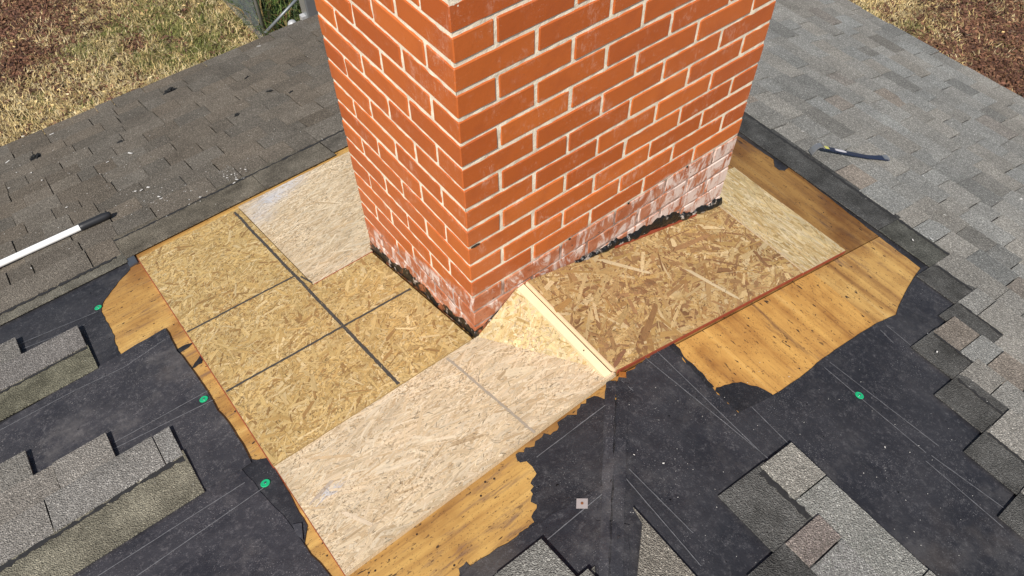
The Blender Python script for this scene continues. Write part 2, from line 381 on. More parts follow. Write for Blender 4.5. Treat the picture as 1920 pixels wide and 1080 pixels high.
for j in range(-5, 20):
    z = -(j + .5) * HC
    if j % 2:       # stretchers on the short faces, half ends on the long faces
        for k in range(3):
            y = (k + .5) * MBb + (JT / 4) * (k - 1); ms = BRB if k == 1 else BRBe
            put_brick(rnd.choice(ms), H2, y, z)
            (put_brick if k == 0 else back_brick)(rnd.choice(ms), CL - H2, y, z)
        for k in range(4):
            x = (k + 1) * (CL - 2 * DP - JT * 1.0) / 4 - (CL - 2 * DP - JT) / 8 + DP + JT / 2
            put_brick(rnd.choice(BRA), x, H2, z); back_brick(rnd.choice(BRA), x, CW - H2, z)
    else:
        for k in range(5):
            x = (k + .5) * MA + (JT / 4) * (-1 if k == 0 else 1 if k == 4 else 0); ms = BRAe if k in (0, 4) else BRA
            put_brick(rnd.choice(ms), x, H2, z)
            (put_brick if k == 0 else back_brick)(rnd.choice(ms), x, CW - H2, z)
        for k in range(2):
            y = DP + JT / 2 + (k + .5) * (CW - 2 * DP - JT) / 2
            put_brick(rnd.choice(BRB), H2, y, z); back_brick(rnd.choice(BRB), CL - H2, y, z)
tag(bmobj('far_side_bricks', back, M['brick'], chim), kind='stuff')
# mortar: a finely divided core just behind the brick faces, uneven like struck joints
bm = bmesh.new(); IN = .0026
def grid_face(o, u, v, nu, nv, nrm, amp):
    g_ = [[bm.verts.new(o + u * (i / nu) + v * (k / nv) + nrm * noise.noise((o + u * (i / nu) + v * (k / nv)) * 38) * amp) for k in range(nv + 1)] for i in range(nu + 1)]
    for i in range(nu):
        for k in range(nv): bm.faces.new((g_[i][k], g_[i + 1][k], g_[i + 1][k + 1], g_[i][k + 1]))
zb, zt = -1.36, 5 * HC - .004
X, Y, Z = Vector((1, 0, 0)), Vector((0, 1, 0)), Vector((0, 0, zt - zb))
grid_face(Vector((IN, IN, zb)), X * (CL - 2 * IN), Z, 110, 180, -Y, .0022)
grid_face(Vector((IN, IN, zb)), Y * (CW - 2 * IN), Z, 66, 180, -X, .0022)
grid_face(Vector((IN, CW - IN, zb)), X * (CL - 2 * IN), Z, 2, 2, Y, 0)
grid_face(Vector((CL - IN, IN, zb)), Y * (CW - 2 * IN), Z, 2, 2, X, 0)
grid_face(Vector((IN, IN, zt)), X * (CL - 2 * IN), Y * (CW - 2 * IN), 2, 2, Vector((0, 0, 1)), 0)
bmesh.ops.recalc_face_normals(bm, faces=bm.faces)
bmobj('mortar_core', bm, M['mortar'], chim)
bm = bmesh.new(); boxbm(bm, (-.03, -.03, 5 * HC), (CL + .03, CW + .03, 5 * HC + .07)); bmesh.ops.bevel(bm, geom=list(bm.edges), offset=.012, segments=2, affect='EDGES')
bmobj('crown', bm, M['concrete'], chim)

# old roofing tar smeared round the foot of the chimney
def tar(fn, t0, t1, hfun, thick, nt, seed, name='roofing_tar'):
    """fn(t, z, out) -> point on a chimney face; hfun(t) -> (z_low, z_high)"""
    nv = 7; vs = []; fs = []
    for i in range(nt + 1):
        t = t0 + (t1 - t0) * i / nt; lo, hi = hfun(t)
        for k in range(nv + 1):
            q = k / nv; z = lo + (hi - lo) * q
            bul = math.sin(math.pi * min(1, q * .93 + .07)) ** .6 * thick * (.55 + .9 * abs(noise.noise(Vector((t * 22, z * 30, seed)))) + .6 * noise.noise(Vector((t * 11, seed, 3))))
            vs.append(fn(t, z + .004 * noise.noise(Vector((t * 80, k, seed))), max(.0005, bul) if 0 < k < nv else .0))
    for i in range(nt):
        for k in range(nv): a = i * (nv + 1) + k; fs.append((a, a + nv + 1, a + nv + 2, a + 1))
    o = mesh(name, vs, fs, M['tar'], chim, smooth=True); fixn(o.data); return o
nz = lambda t, f, s: noise.noise(Vector((t * f, s, .3)))
def left_h(b):
    base = ZL - SL * b - .012
    top = .022 + .030 * nz(b, 7, 1) + .022 * nz(b, 29, 2) + .010 * nz(b, 70, 3) + (.016 if b > .35 else 0)
    return base, base + .012 + max(.004, top)
tar(lambda t, z, o: Vector((-.0005 - o, t, z)), -.006, CW - .004, left_h, .0055, 190, 4)
def right_h(a):
    base = ZR - SL * a - .010
    w = min(1, max(0, (a - .38) / .22)) ; top = (.003 + .034 * w + .030 * nz(a, 6, 5) * w + .022 * nz(a, 24, 6) * w + .010 * nz(a, 60, 8)) * (1 if a < .98 else 1.3)
    return base + .010 * w, base + .012 + max(.003, top)
tar(lambda t, z, o: Vector((t, -.0005 - o, z)), .36, CL + .006, right_h, .013, 210, 9)
def corner_h(a):
    base = ZL + a * .60 - .012
    return base, base + .016 + max(.003, .020 + .012 * nz(a, 40, 7) - a * .18)
tar(lambda t, z, o: Vector((t, -.0005 - o, z)), -.004, .105, corner_h, .005, 40, 12)
# strip of rusty old flashing showing below the tar
slab('flashing_remnant', [Vector((.52, -.001, ZR - SL * .52 + .001)), Vector((.52, -.012, ZR - SL * .52 + .002)), Vector((.90, -.010, ZR - SL * .90 + .003)), Vector((.90, -.001, ZR - SL * .90 + .003))], Vector((0, 0, .009)), M['edge_paint'], chim)
for k, (a, j) in enumerate(((.02, 10), (.335, 13), (.56, 13.05), (.80, 13.03))):     # small tar flecks in the joints
    bm = bmesh.new(); bmesh.ops.create_icosphere(bm, subdivisions=1, radius=.006, matrix=Matrix.Translation((a, -.001, -j * HC)) @ Matrix.Diagonal((2.6 if k == 0 else .8, .4, .7, 1)))
    bmobj('tar_fleck', bm, M['tar'], chim)

# ------------------------------------------------------------------ new OSB sheathing
def clip(poly, conv):
    for i in range(len(conv)):
        ax, ay = conv[i]; bx, by = conv[(i + 1) % len(conv)]
        if not poly: return poly
        out = []; side = lambda p: (bx - ax) * (p[1] - ay) - (by - ay) * (p[0] - ax)
        for k in range(len(poly)):
            p, q = poly[k], poly[(k + 1) % len(poly)]; sp, sq = side(p), side(q)
            if sp >= 0: out.append(p)
            if (sp >= 0) != (sq >= 0):
                t = sp / (sp - sq); out.append((p[0] + (q[0] - p[0]) * t, p[1] + (q[1] - p[1]) * t, p[2] + (q[2] - p[2]) * t, p[3] + (q[3] - p[3]) * t))
        poly = out
    return poly
def strands(par, fn, h0, convs, n, Lr, Wr, ang, spread, pal, seed, top=.0011, tint=()):
    r = random.Random(seed); vs = []; fs = []; cols = []; uvs = []
    x0 = min(p[0] for c in convs for p in c); x1 = max(p[0] for c in convs for p in c)
    y0 = min(p[1] for c in convs for p in c); y1 = max(p[1] for c in convs for p in c)
    for i in range(n):
        cx, cy = r.uniform(x0, x1), r.uniform(y0, y1)
        th = r.gauss(ang, spread) if spread < 2 else r.uniform(0, math.pi)
        L = Lr[0] + (Lr[1] - Lr[0]) * r.random() ** 2.2; w = Wr[0] + (Wr[1] - Wr[0]) * r.random() ** 1.6
        if L < w * 1.5: w = L / 1.6
        ct, sn = math.cos(th), math.sin(th); sk = r.uniform(-.35, .35) * w
        loc = [(-L / 2, -w / 2 + sk), (-L / 2 + r.uniform(0, .25) * L, -w / 2), (L / 2 - r.uniform(0, .2) * L, -w / 2 * r.uniform(.7, 1)), (L / 2, -w * r.uniform(.1, .5)),
               (L / 2 - r.uniform(0, .15) * L, w / 2 * r.uniform(.6, 1)), (-L / 2 + r.uniform(.05, .3) * L, w / 2)]
        uo = r.uniform(0, 50); vo = r.uniform(0, 50)
        base = [(cx + x * ct - y * sn, cy + x * sn + y * ct, x + uo, y + vo) for x, y in loc]
        h = h0 + .00012 + top * r.random(); tl = r.uniform(-.004, .004)
        c = r.choice(pal); k = r.uniform(.84, 1.14); c = tuple(min(.9, x * k) for x in c)
        for (tx, ty), rx, ry, tc, amt in tint:
            f = amt * math.exp(-((cx - tx) / rx) ** 2 - ((cy - ty) / ry) ** 2) * r.uniform(.5, 1.3); f = min(.85, f); c = tuple(x + (y - x) * f for x, y in zip(c, tc))
        for cv in convs:
            q = clip(base, cv)
            if len(q) < 3: continue
            s0 = len(vs)
            for p in q: vs.append(fn(p[0], p[1], h + tl * ((p[0] - cx) * ct + (p[1] - cy) * sn) * .5)); uvs.append((p[2], p[3]))
            fs.append(list(range(s0, len(vs)))); cols += [c] * len(q)
    me = bpy.data.meshes.new('strands'); me.from_pydata([tuple(v) for v in vs], [], fs); me.update()
    ca = me.color_attributes.new('tone', 'FLOAT_COLOR', 'CORNER'); ul = me.uv_layers.new(name='UVMap')
    for li, lp in enumerate(me.loops):
        ca.data[li].color = (*cols[lp.vertex_index], 1); ul.data[li].uv = uvs[lp.vertex_index]
    return tag(link('strands', me, M['strand'], par), kind='stuff')
GOLD = [(.58, .405, .165), (.63, .455, .21), (.53, .355, .135), (.60, .425, .18), (.66, .50, .26), (.56, .37, .14), (.61, .44, .20), (.48, .31, .115), (.34, .20, .075)]
PALE = [(.70, .56, .375), (.73, .60, .42), (.66, .515, .33), (.71, .565, .385), (.64, .49, .31), (.75, .62, .44), (.56, .41, .245), (.69, .54, .36)]
BIG = [(.26, .135, .06), (.38, .22, .095), (.47, .30, .13), (.50, .325, .135), (.56, .38, .165), (.44, .27, .10), (.37, .21, .08), (.60, .43, .21), (.50, .32, .12), (.64, .48, .26), (.52, .35, .15), (.33, .185, .085), (.58, .41, .19)]
LIGHT = [(.62, .48, .25), (.66, .52, .30), (.57, .41, .20), (.62, .46, .23), (.47, .32, .13), (.68, .55, .34)]
TRI = [tuple(v * .9 for v in c) for c in LIGHT]
def osb(label, fn, nrm, outline, convs, core, n, Lr, Wr, ang, spread, pal, seed, h=TH, tint=()):
    o = slab('osb_panel', plan3(fn, outline, h), nrm * -(TH - .0006), M[core]); tag(o, label, 'board', 'new sheathing boards round the chimney')
    strands(o, fn, h, convs, n, Lr, Wr, ang, spread, pal, seed, tint=tint)
    strands(o, fn, h + .0004, convs, n // 3, (.004, .022), (.0008, .0032), ang, spread * 1.6, [tuple(v * .42 for v in pal[0]), tuple(v * .55 for v in pal[1]), tuple(min(.86, v * 1.15) for v in pal[0])], seed + 50, tint=tint)
    return o
def line(par, fn, p, q, w, h, mat, name, seed=1, amp=.25):
    p, q = Vector(p), Vector(q); d = (q - p); n_ = max(4, int(d.length / .012)); d.normalize(); nn = Vector((-d.y, d.x)); vs = []; fs = []
    for i in range(n_ + 1):
        c = p.lerp(q, i / n_); a1 = w / 2 * (1 + amp * noise.noise(Vector((i * .7, seed, 1)))); a2 = w / 2 * (1 + amp * noise.noise(Vector((i * .7, seed, 9))))
        off = nn * noise.noise(Vector((i * .09, seed, 4))) * w * .25
        for s_ in (a1, -a2): e = c + nn * s_ + off; vs.append(fn(e.x, e.y, h))
    for i in range(n_): fs.append((2 * i, 2 * i + 1, 2 * i + 3, 2 * i + 2))
    o = mesh(name, vs, fs, M[mat], par); fixn(o.data); return o

XL, XD = -.637, -.232          # left edge of the sheathing, edge of the washed upper board
YT, YM = 1.252, .590
p1 = osb('golden strand board with black marker grid left of the chimney', PTL, NL, [(XL, 0), (-.012, 0), (-.012, YM - .004), (XD - .003, YM - .004), (XD - .003, YT), (XL, YT)],
         [[(XL, 0), (-.012, 0), (-.012, YM - .004), (XL, YM - .004)], [(XL, YM - .004), (XD - .003, YM - .004), (XD - .003, YT), (XL, YT)]],
         'osb_core', 11000, (.008, .085), (.0018, .013), .5, 1.0, GOLD, 11)
p2 = osb('washed pale board with bluish smear behind the marker grid', PTL, NL, [(XD, YM), (-.006, YM), (-.006, CW + .006), (.27, CW + .006), (.27, YT + .012), (XD, YT + .012)],
         [[(XD, YM), (-.006, YM), (-.006, YT + .012), (XD, YT + .012)], [(-.006, CW + .006), (.27, CW + .006), (.27, YT + .012), (-.006, YT + .012)]],
         'osb_core_pale', 5200, (.012, .12), (.0016, .011), .12, .38, PALE, 12, tint=((pl(508, 372, TH), .07, .05, (.62, .64, .70), .9), (pl(545, 345, TH), .06, .03, (.66, .67, .72), .6), (pl(490, 405, TH), .04, .06, (.66, .65, .68), .5)))
p3 = osb('long washed pinkish board along the lower edge of the sheathing', PTL, NL, [(XL + .002, -.392), (.176, -.376), (.004, -.004), (XL + .002, -.004)],
         [[(XL + .002, -.392), (.176, -.376), (.004, -.004), (XL + .002, -.004)]],
         'osb_core_pale', 7200, (.012, .13), (.0016, .012), .0, .42, PALE, 13, tint=((pl(618, 922, TH), .020, .014, (.55, .56, .60), 1.4),))
PB, PE = .148, .184            # ridge strip, cut edge of the right board
zP = ZR - SL * PE              # level ridge of the little saddle
C0 = PTL(.004, -.006, TH + .0005); Pk = Vector((PB, -.002, zP - .004)); Q0 = PTL(.168, -.362, TH + .002)
ux = (Q0 - C0).normalized(); nt = (Q0 - C0).cross(Pk - C0).normalized(); uy = nt.cross(ux)
def PTT(x, y, h=0): return C0 + ux * x + uy * y + nt * (h - TH)
tri = [((p - C0).dot(ux), (p - C0).dot(uy)) for p in (C0, Q0, Pk)]
p4 = osb('small triangular strand board between chimney corner and ridge strip', PTT, nt, tri, [tri], 'osb_core_pale', 900, (.01, .075), (.003, .013), .6, 1.0, TRI, 14, h=TH + .0008)
p5 = osb('coarse brown strand board against the long chimney face', PTR, NR, [(PE, -.372), (1.022, -.372), (1.022, -.003), (PE, -.003)], [[(PE, -.372), (1.022, -.372), (1.022, -.003), (PE, -.003)]],
         'osb_core_dark', 5000, (.014, .15), (.0018, .020), .30, .80, BIG, 15)
p6 = osb('pale yellow strand board at the far corner of the chimney', PTR, NR, [(1.0255, -.373), (1.273, -.373), (1.273, .134), (CL + .006, .134), (CL + .006, -.002), (1.0255, -.002)],
         [[(CL + .006, -.373), (1.273, -.373), (1.273, .134), (CL + .006, .134)]], 'osb_core_pale', 1500, (.02, .12), (.003, .014), 1.5708, .25, LIGHT, 16)
def big_strand(par, fn, p, q, w, h, c):
    p, q = Vector(p), Vector(q); d = (q - p); L = d.length; d.normalize(); nn = Vector((-d.y, d.x)) * (w / 2)
    P = [p - nn * .5, p + d * L * .2 - nn, q - d * L * .1 - nn * .9, q - nn * .3, q - d * L * .05 + nn * .6, p + d * L * .12 + nn]
    me = bpy.data.meshes.new('long_strand'); me.from_pydata([tuple(fn(v.x, v.y, h)) for v in P], [], [list(range(6))]); me.update()
    ca = me.color_attributes.new('tone', 'FLOAT_COLOR', 'CORNER'); ul = me.uv_layers.new(name='UVMap')
    for k in range(6): ca.data[k].color = (*c, 1); ul.data[k].uv = ((P[k] - p).dot(d), (P[k] - p).dot(nn.normalized()))
    link('long_strand', me, M['strand'], par)
for (u0, v0), (u1, v1), w, c in (((1118, 486), (1222, 513), .016, (.66, .52, .31)), ((1282, 503), (1388, 562), .015, (.68, .54, .33)), ((1205, 640), (1230, 570), .020, (.30, .165, .07)), ((1040, 585), (1070, 560), .02, (.44, .25, .09)), ((1262, 470), (1330, 440), .02, (.36, .20, .09)), ((1150, 690), (1172, 655), .012, (.27, .13, .07))):
    big_strand(p5, PTR, pr(u0, v0, TH), pr(u1, v1, TH), w, TH + .0014, c)
for (u0, v0), (u1, v1), w, c in (((945, 702), (1000, 690), .03, (.74, .61, .42)), ((700, 890), (790, 860), .012, (.76, .63, .45)), ((640, 960), (700, 985), .012, (.74, .6, .43))):
    big_strand(p3, PTL, pl(u0, v0, TH), pl(u1, v1, TH), w, TH + .0014, c)
HT = TH + .0015
line(p1, PTL, (-.258, 1.238), (-.256, .004), .0098, HT, 'marker', 'marker_line', 1, .55)
line(p1, PTL, (-.634, .694), (-.252, .680), .0082, HT + .00015, 'marker', 'marker_line', 2, .55)
line(p1, PTL, (-.634, .345), (-.02, .322), .0086, HT + .00015, 'marker', 'marker_line', 3, .55)
line(p1, PTL, (-.245, .66), (-.232, .60), .006, HT + .0003, 'marker', 'marker_line', 8)
line(p3, PTL, pl(838, 672, TH), pl(1003, 812, TH), .007, HT, 'marker_faint', 'marker_line', 4, .8)
line(p4, PTT, ((Vector((.155, -.22, -.952)) - C0).dot(ux), .052), ((Vector((.13, -.30, -.952)) - C0).dot(ux), .02), .011, TH + .0026, 'marker_faint', 'marker_line', 5, .9)
def blot(par, fn, c, rx, ry, h, seed, mat):
    vs = [fn(c[0], c[1], h)]; n_ = 26
    for k in range(n_):
        t = 6.2832 * k / n_; q = 1 + .75 * noise.noise(Vector((math.cos(t) * 2.1, math.sin(t) * 2.1, seed)))
        vs.append(fn(c[0] + rx * q * math.cos(t), c[1] + ry * q * math.sin(t), h))
    o = mesh('smear', vs, [(0, 1 + k, 1 + (k + 1) % n_) for k in range(n_)], M[mat], par); fixn(o.data)
# painted factory edges, a couple of mm proud of the cut
def edge_strip(par, fn, p, q, out, mat, name='painted_edge', h=TH, hh=.0122, t=.0022):
    P = [fn(p[0], p[1], h), fn(q[0], q[1], h), fn(q[0] + out[0] * t, q[1] + out[1] * t, h), fn(p[0] + out[0] * t, p[1] + out[1] * t, h)]
    o = slab(name, P, (fn(0, 0, 0) - fn(0, 0, hh)), M[mat], par); return o
edge_strip(p5, PTR, (PE + .004, -.3725), (1.020, -.3725), (0, -1), 'edge_paint')
edge_strip(p6, PTR, (1.024, -.3735), (1.271, -.3735), (0, -1), 'edge_paint')
edge_strip(p1, PTL, (XL - .0004, .002), (XL - .0004, YT), (-1, 0), 'edge_paint')
edge_strip(p3, PTL, (XL + .0016, -.390), (XL + .0016, -.006), (-1, 0), 'edge_paint', t=.0015)
edge_strip(p2, PTL, (XD + .002, YM - .0004), (-.008, YM - .0004), (0, -1), 'edge_paint', hh=.004, h=TH + .0012)
edge_strip(p3, PTL, (XL + .004, -.3925), (.172, -.3765), (0, -1), 'osb_core_pale', hh=.0085, t=.0014, name='cut_edge')
edge_strip(p5, PTR, (PE - .0004, -.370), (PE - .0004, -.004), (-1, 0), 'pine', t=.005, name='cut_edge')
# pine strip along the little ridge, leaning a touch towards the triangle
zt_ = zP + .004
st_ = [Vector((PB - .002, -.368, zt_ - .003)), Vector((PB + .018, -.371, zt_ + .001)), Vector((PB + .020, -.006, zt_ - .001)), Vector((PB - .003, -.006, zt_ - .005))]
tag(slab('ridge_strip', st_, Vector((0, 0, -.016)), M['pine']), 'narrow pale pine strip running from chimney to the hip', 'wood strip')
slab('nail_head', [Vector((PB + .008 + .0018 * math.cos(t), -.275 + .0018 * math.sin(t), zt_ + .0002)) for t in [k * .785 for k in range(8)]], Vector((0, 0, -.002)), M['hole_dark'], bpy.data.objects['ridge_strip'])
# rotten rafter end showing below the corner of the boards
o = slab('rafter_end', [Vector((.180, -.386, zP - .010)), Vector((.196, -.398, zP - .012)), Vector((.206, -.385, zP - .012)), Vector((.192, -.374, zP - .010))], Vector((0, 0, -.045)), M['deck_left_wood'], roofR, (1, .75, .5))

# ------------------------------------------------------------------ roofing felt
def felt(par, fn, nrm, pts, h, col=1.0, amp=.004, step=.018, seed=1):
    amp *= 1.5
    c = col if isinstance(col, tuple) else (col, col, col)
    return slab('felt_sheet', plan3(fn, rough(pts, amp, step, seed), h), nrm * -.0014, M['felt'], par, c)
fl = lambda *P: [pl(*p) for p in P]
fr = lambda *P: [pr(*p) for p in P]
felt(roofL, PTL, NL, fl((-120, 560), (262, 440), (243, 506), (222, 528), (192, 570), (190, 584), (205, 612), (220, 650), (232, 690), (-120, 890)), .0022, .95, .004, .02, 3)
felt(roofL, PTL, NL, [(AMIN + .1, 1.34), (-.93, 1.34), (-.93, AY + .2), (AMIN + .1, AY + .2)], .0012, 1, .0, 1, 2)
felt(roofL, PTL, NL, fl((-160, 890), (310, 617), (333, 660), (350, 680), (367, 703), (390, 737), (402, 758), (445, 820), (472, 868), (455, 880), (-160, 1210)), .0066, (1.45, 1.4, 1.35), .003, .03, 5)
felt(roofL, PTL, NL, fl((-160, 1150), (452, 878), (500, 935), (545, 985), (570, 1020), (615, 1075), (660, 1130), (640, 1420), (-160, 1420)), .0046, (1.25, 1.2, 1.2), .003, .03, 6)
felt(roofL, PTL, NL, fl((430, 850), (480, 862), (502, 858), (516, 880), (548, 935), (576, 985), (570, 1022), (556, 1010), (530, 1000)), .0028, .9, .002, .02, 7)
felt(roofL, PTL, NL, fl((548, 984), (566, 981), (569, 1014), (556, 1002)), .0068, 1.5, .001, .02, 8)
felt(roofL, PTL, NL, fl((365, 640), (348, 645), (328, 655), (333, 665), (346, 655)), .0012, .5, .003, .01, 9)
felt(roofL, PTL, NL, fl((385, 655), (372, 670), (358, 690), (378, 680)), .0012, .45, .003, .01, 10)
felt(roofL, PTL, NL, fl((1150, 738), (1138, 748), (1112, 742), (1085, 764), (1062, 778), (1046, 800), (1030, 815), (965, 852), (968, 862), (1000, 880), (993, 905), (998, 960), (990, 985), (962, 1012), (940, 1024), (915, 1045), (872, 1052), (858, 1082), (800, 1150), (700, 1500), (1150, 1500)), .0022, .85, .0095, .009, 11)
felt(roofL, PTL, NL, fl((1144, 900), (1000, 985), (930, 1028), (880, 1062), (820, 1120), (900, 1240), (1146, 1240)), .0040, 1.1, .004, .02, 12)
# underlay below the intact shingle fields
for par, fn, nr_, P in ((roofL, PTL, NL, [(AMIN + .1, 1.33), (1.33 + HIP - .01, 1.33), (EB - .05 + HIP - .01, EB - .05), (AMIN + .1, EB - .05)]),
                        (roofR, PTR, NR, [(1.53, BB + 2.6), (EA - .05, BB + .1), (EA - .05, EA - .05 - HIP - .01), (1.53, 1.53 - HIP - .01)])):
    slab('felt_sheet', plan3(fn, P, .0016), nr_ * -.0012, M['felt'], par, (1, 1, 1))
for par, fn, nr_, sd in ((roofL, PTL, NL, -1), (roofR, PTR, NR, 1)):
    P = [(t + HIP / 2 + o_ * sd, t - HIP / 2 - o_ * sd) for t, o_ in ((-.95, 0), (-.155, 0), (-.17, .03), (-.95, .03))]
    slab('felt_sheet', plan3(fn, P if sd < 0 else P[::-1], .0012), nr_ * -.0010, M['felt'], par, (.6, .6, .6))
felt(roofR, PTR, NR, [(-.7, -1.32), (-.7, -1.95), (2.0, -4.6), (2.0, -1.32)], .0012, 1, .0, 1, 2)
felt(roofL, PTL, NL, [(-.99, -.88), (-.99, -1.53), (-.34, -.88)], .0012, 1, .0, 1, 2)
# felt turned over the hip: narrow overlapping lengths on both sides
def hipcap(fn, par, t0, t1, w, side, h, col, nrm):
    P = []
    for t, s_ in ((t0, 0), (t1, 0), (t1, 1), (t0, 1)):
        a, b = t + HIP / 2, t - HIP / 2; o_ = (w * s_ + .0022 * (1 - s_)) * .7071 * side; P.append((a + o_, b - o_))
    if side > 0: P = P[::-1]
    felt(par, fn, nrm, P, h, col, .002, .02, t0)
for t0, t1, w, h, col in ((-.92, -.40, .042, .0062, .95), (-.50, -.24, .030, .0076, 1.15), (-.30, -.115, .034, .0064, .9)):
    hipcap(PTR, roofR, t0, t1, w, 1, h, col, NR); hipcap(PTL, roofL, t0, t1, w * .8, -1, h, col * 1.1, NL)
# right slope
hole = [(1258, 645), (1272, 663), (1286, 680), (1302, 690), (1317, 708), (1342, 733)]
arc = [(1451, 741), (1465, 733), (1500, 709), (1543, 673), (1578, 649), (1609, 628), (1645, 606), (1680, 591), (1685, 575), (1697, 550), (1713, 522), (1727, 503)]
felt(roofR, PTR, NR, [pr(1162, 706)] + fr(*hole) + fr((1386, 774), (1470, 840), (1700, 1090), (1900, 1500), (1160, 1500)), .0022, 1.0, .0045, .011, 21)
felt(roofR, PTR, NR, fr((1386, 774), *arc[:1]) + fr(*arc[1:]) + fr((1760, 490), (2000, 640), (2000, 1500), (1840, 1500), (1660, 1090), (1440, 830)), .0040, 1.0, .0012, .03, 22)
felt(roofR, PTR, NR, fr((1390, 776), (1342, 733), (1352, 726), (1368, 721), (1384, 718), (1398, 719), (1412, 724), (1434, 731), (1452, 742)), .0030, .62, .004, .010, 23)
felt(roofR, PTR, NR, fr((1378, 250), (1444, 294), (1451, 299), (1453, 312), (1462, 319), (1472, 320), (1480, 314), (1500, 328), (1646, 441), (1727, 503), (1790, 500), (1400, 205), (1370, 225)), .0022, .8, .002, .02, 24)
felt(roofR, PTR, NR, fr((1255, 646), (1262, 642), (1290, 676), (1318, 700), (1340, 726), (1330, 727)), .0034, .5, .004, .012, 25)
# printed chalk lines on the felt
for P, Q in (((1205, 668), (1440, 860)), ((1232, 660), (1660, 1075)), ((1410, 765), (1478, 833)), ((1555, 680), (1760, 838)), ((1545, 690), (1735, 850)), ((1735, 865), (1880, 990)), ((1745, 855), (1890, 960)),
             ((1166, 715), (1188, 734)), ((1172, 895), (1315, 1062)), ((1180, 880), (1300, 1000)), ((1650, 620), (1675, 645)), ((1662, 612), (1720, 660))):
    line(roofR, PTR, pr(*P), pr(*Q), .0022, .0056, 'line_print', 'printed_line', P[0] * .1, .9)
for P, Q in (((1145, 752), (1005, 858)), ((1130, 925), (1025, 1012)), ((1128, 1060), (1110, 1072))):
    line(roofL, PTL, pl(*P), pl(*Q), .0022, .0057, 'line_print', 'printed_line', P[0] * .1, .9)
for P, Q in (((-20, 820), (140, 735)), ((140, 735), (235, 690)), ((235, 690), (308, 640)), ((215, 832), (390, 735)), ((120, 890), (400, 752))):
    line(roofL, PTL, pl(*P), pl(*Q), .0024, .0074, 'line_print', 'printed_line', P[1] * .1, .9)
for P, Q in (((185, 1080), (460, 905)), ((215, 1110), (495, 915)), ((40, 645), (185, 585)), ((45, 655), (160, 610))):
    line(roofL, PTL, pl(*P), pl(*Q), .0022, .0056, 'line_print', 'printed_line', P[1] * .1, .9)

# ------------------------------------------------------------------ shingles
EXPO = .115; LAP = .26
def piece(par, right, butt, u0, u1, upper, hb, ht, th, mat, col, name='shingle', jit=.0015, skew=0):
    fn, nr = (PTR, NR) if right else (PTL, NL)
    pt = (lambda u, d, h: fn(d, u, h)) if right else (lambda u, d, h: fn(u, d, h))
    j = lambda: rnd.uniform(-jit, jit)
    c = [(u0 + j(), butt + j(), hb + rnd.uniform(-.0008, .0008)), (u1 + j(), butt + j(), hb + rnd.uniform(-.0008, .0008)), (u1 + j() * .4 + skew, upper, ht), (u0 + j() * .4 + skew, upper, ht)]
    top = [pt(*x) for x in c]; low = [p - nr * th for p in top]
    vs = top + low; fs = [(0, 1, 2, 3), (7, 6, 5, 4), (0, 4, 5, 1), (1, 5, 6, 2), (2, 6, 7, 3), (3, 7, 4, 0)]
    o = mesh(name, vs, fs, M[mat], par, col); fixn(o.data); return o
HB, HTp = .0185, .0105
def h_at(d): return HB - (HB - HTp) * d / LAP       # height of a course a distance d uphill of its butt
def tone(base, var, r):
    k = r.uniform(1 - var, 1 + var); w = r.uniform(-.035, .035)
    return (base[0] * k * (1 + w), base[1] * k, base[2] * k * (1 - w))
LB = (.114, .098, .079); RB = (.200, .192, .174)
def course(par, right, butt, ua, ub, base, var, r, ups=.14, raise_p=.5, gaps=True):
    u = ua
    while u < ub - .02:
        w = r.uniform(.075, .215); e = min(u + w, ub)
        if ub - e < .05: e = ub
        up = r.random() < raise_p; gp = .0036 if r.random() < .72 else .0008
        d = ups
        hb = HB + (.0042 if up else 0); ht = h_at(d) + (.0030 if up else 0)
        col = tone(base, var, r)
        if right and r.random() < .05: col = (col[0] * .90, col[1] * .83, col[2] * .79)
        if right and r.random() < .08: col = tuple(x * .76 for x in col)
        piece(par, right, butt, u, e - gp, butt - d, hb, ht, .0034 + (.003 if up else 0), 'granules', col)
        u = e
def headlap(par, right, butt_up, ua, ub, length, col, lift=0, tail=.0025):
    """upper, normally hidden part of a shingle, with the dark glue band at its lower side"""
    g = piece(par, right, butt_up + .004, ua, ub, butt_up - length, h_at(EXPO) - .0004 + lift, h_at(LAP) + lift, .0026, 'granules_soft', col, 'shingle_headlap', .001)
    return g
def glue(par, right, d, ua, ub, w, seed, h):
    fn = (lambda x, y, hh: PTR(y, x, hh)) if right else PTL
    line(par, fn, (ua, d), (ub, d), w * .75, h, 'glue', 'glue_band', seed, 1.7)
rl, rr_ = random.Random(3), random.Random(4)
# --- left slope: intact field down to the eave
k = 0; b = .215 + 23 * EXPO
while b > 1.50:
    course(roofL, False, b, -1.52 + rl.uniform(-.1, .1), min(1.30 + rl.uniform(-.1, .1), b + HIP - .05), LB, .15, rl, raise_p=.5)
    b -= EXPO
course(roofL, False, 1.480, -1.52, -.675, LB, .10, rl)
headlap(roofL, False, 1.365, -1.6, -.672, .092, (.125, .115, .092))
glue(roofL, False, 1.331, -1.5, -.70, .020, 4.2, h_at(EXPO) + .0004)
headlap(roofL, False, 1.470, -.678, -.1, .172, (.115, .10, .077), .0006)
headlap(roofL, False, 1.470, -.098, .215, .174, (.112, .098, .077), .0004)
headlap(roofL, False, 1.470, .219, .60, .150, (.108, .096, .080), .0008)
glue(roofL, False, 1.447, -.675, .55, .014, 6.6, h_at(EXPO) + .0010)
# metal flashing end showing by the corner of the boards
slab('flashing_end', [PTL(*p, .008) for p in (pl(237, 488), pl(252, 480), pl(259, 493), pl(244, 502))], NL * -.006, M['metal_flash'], roofL)
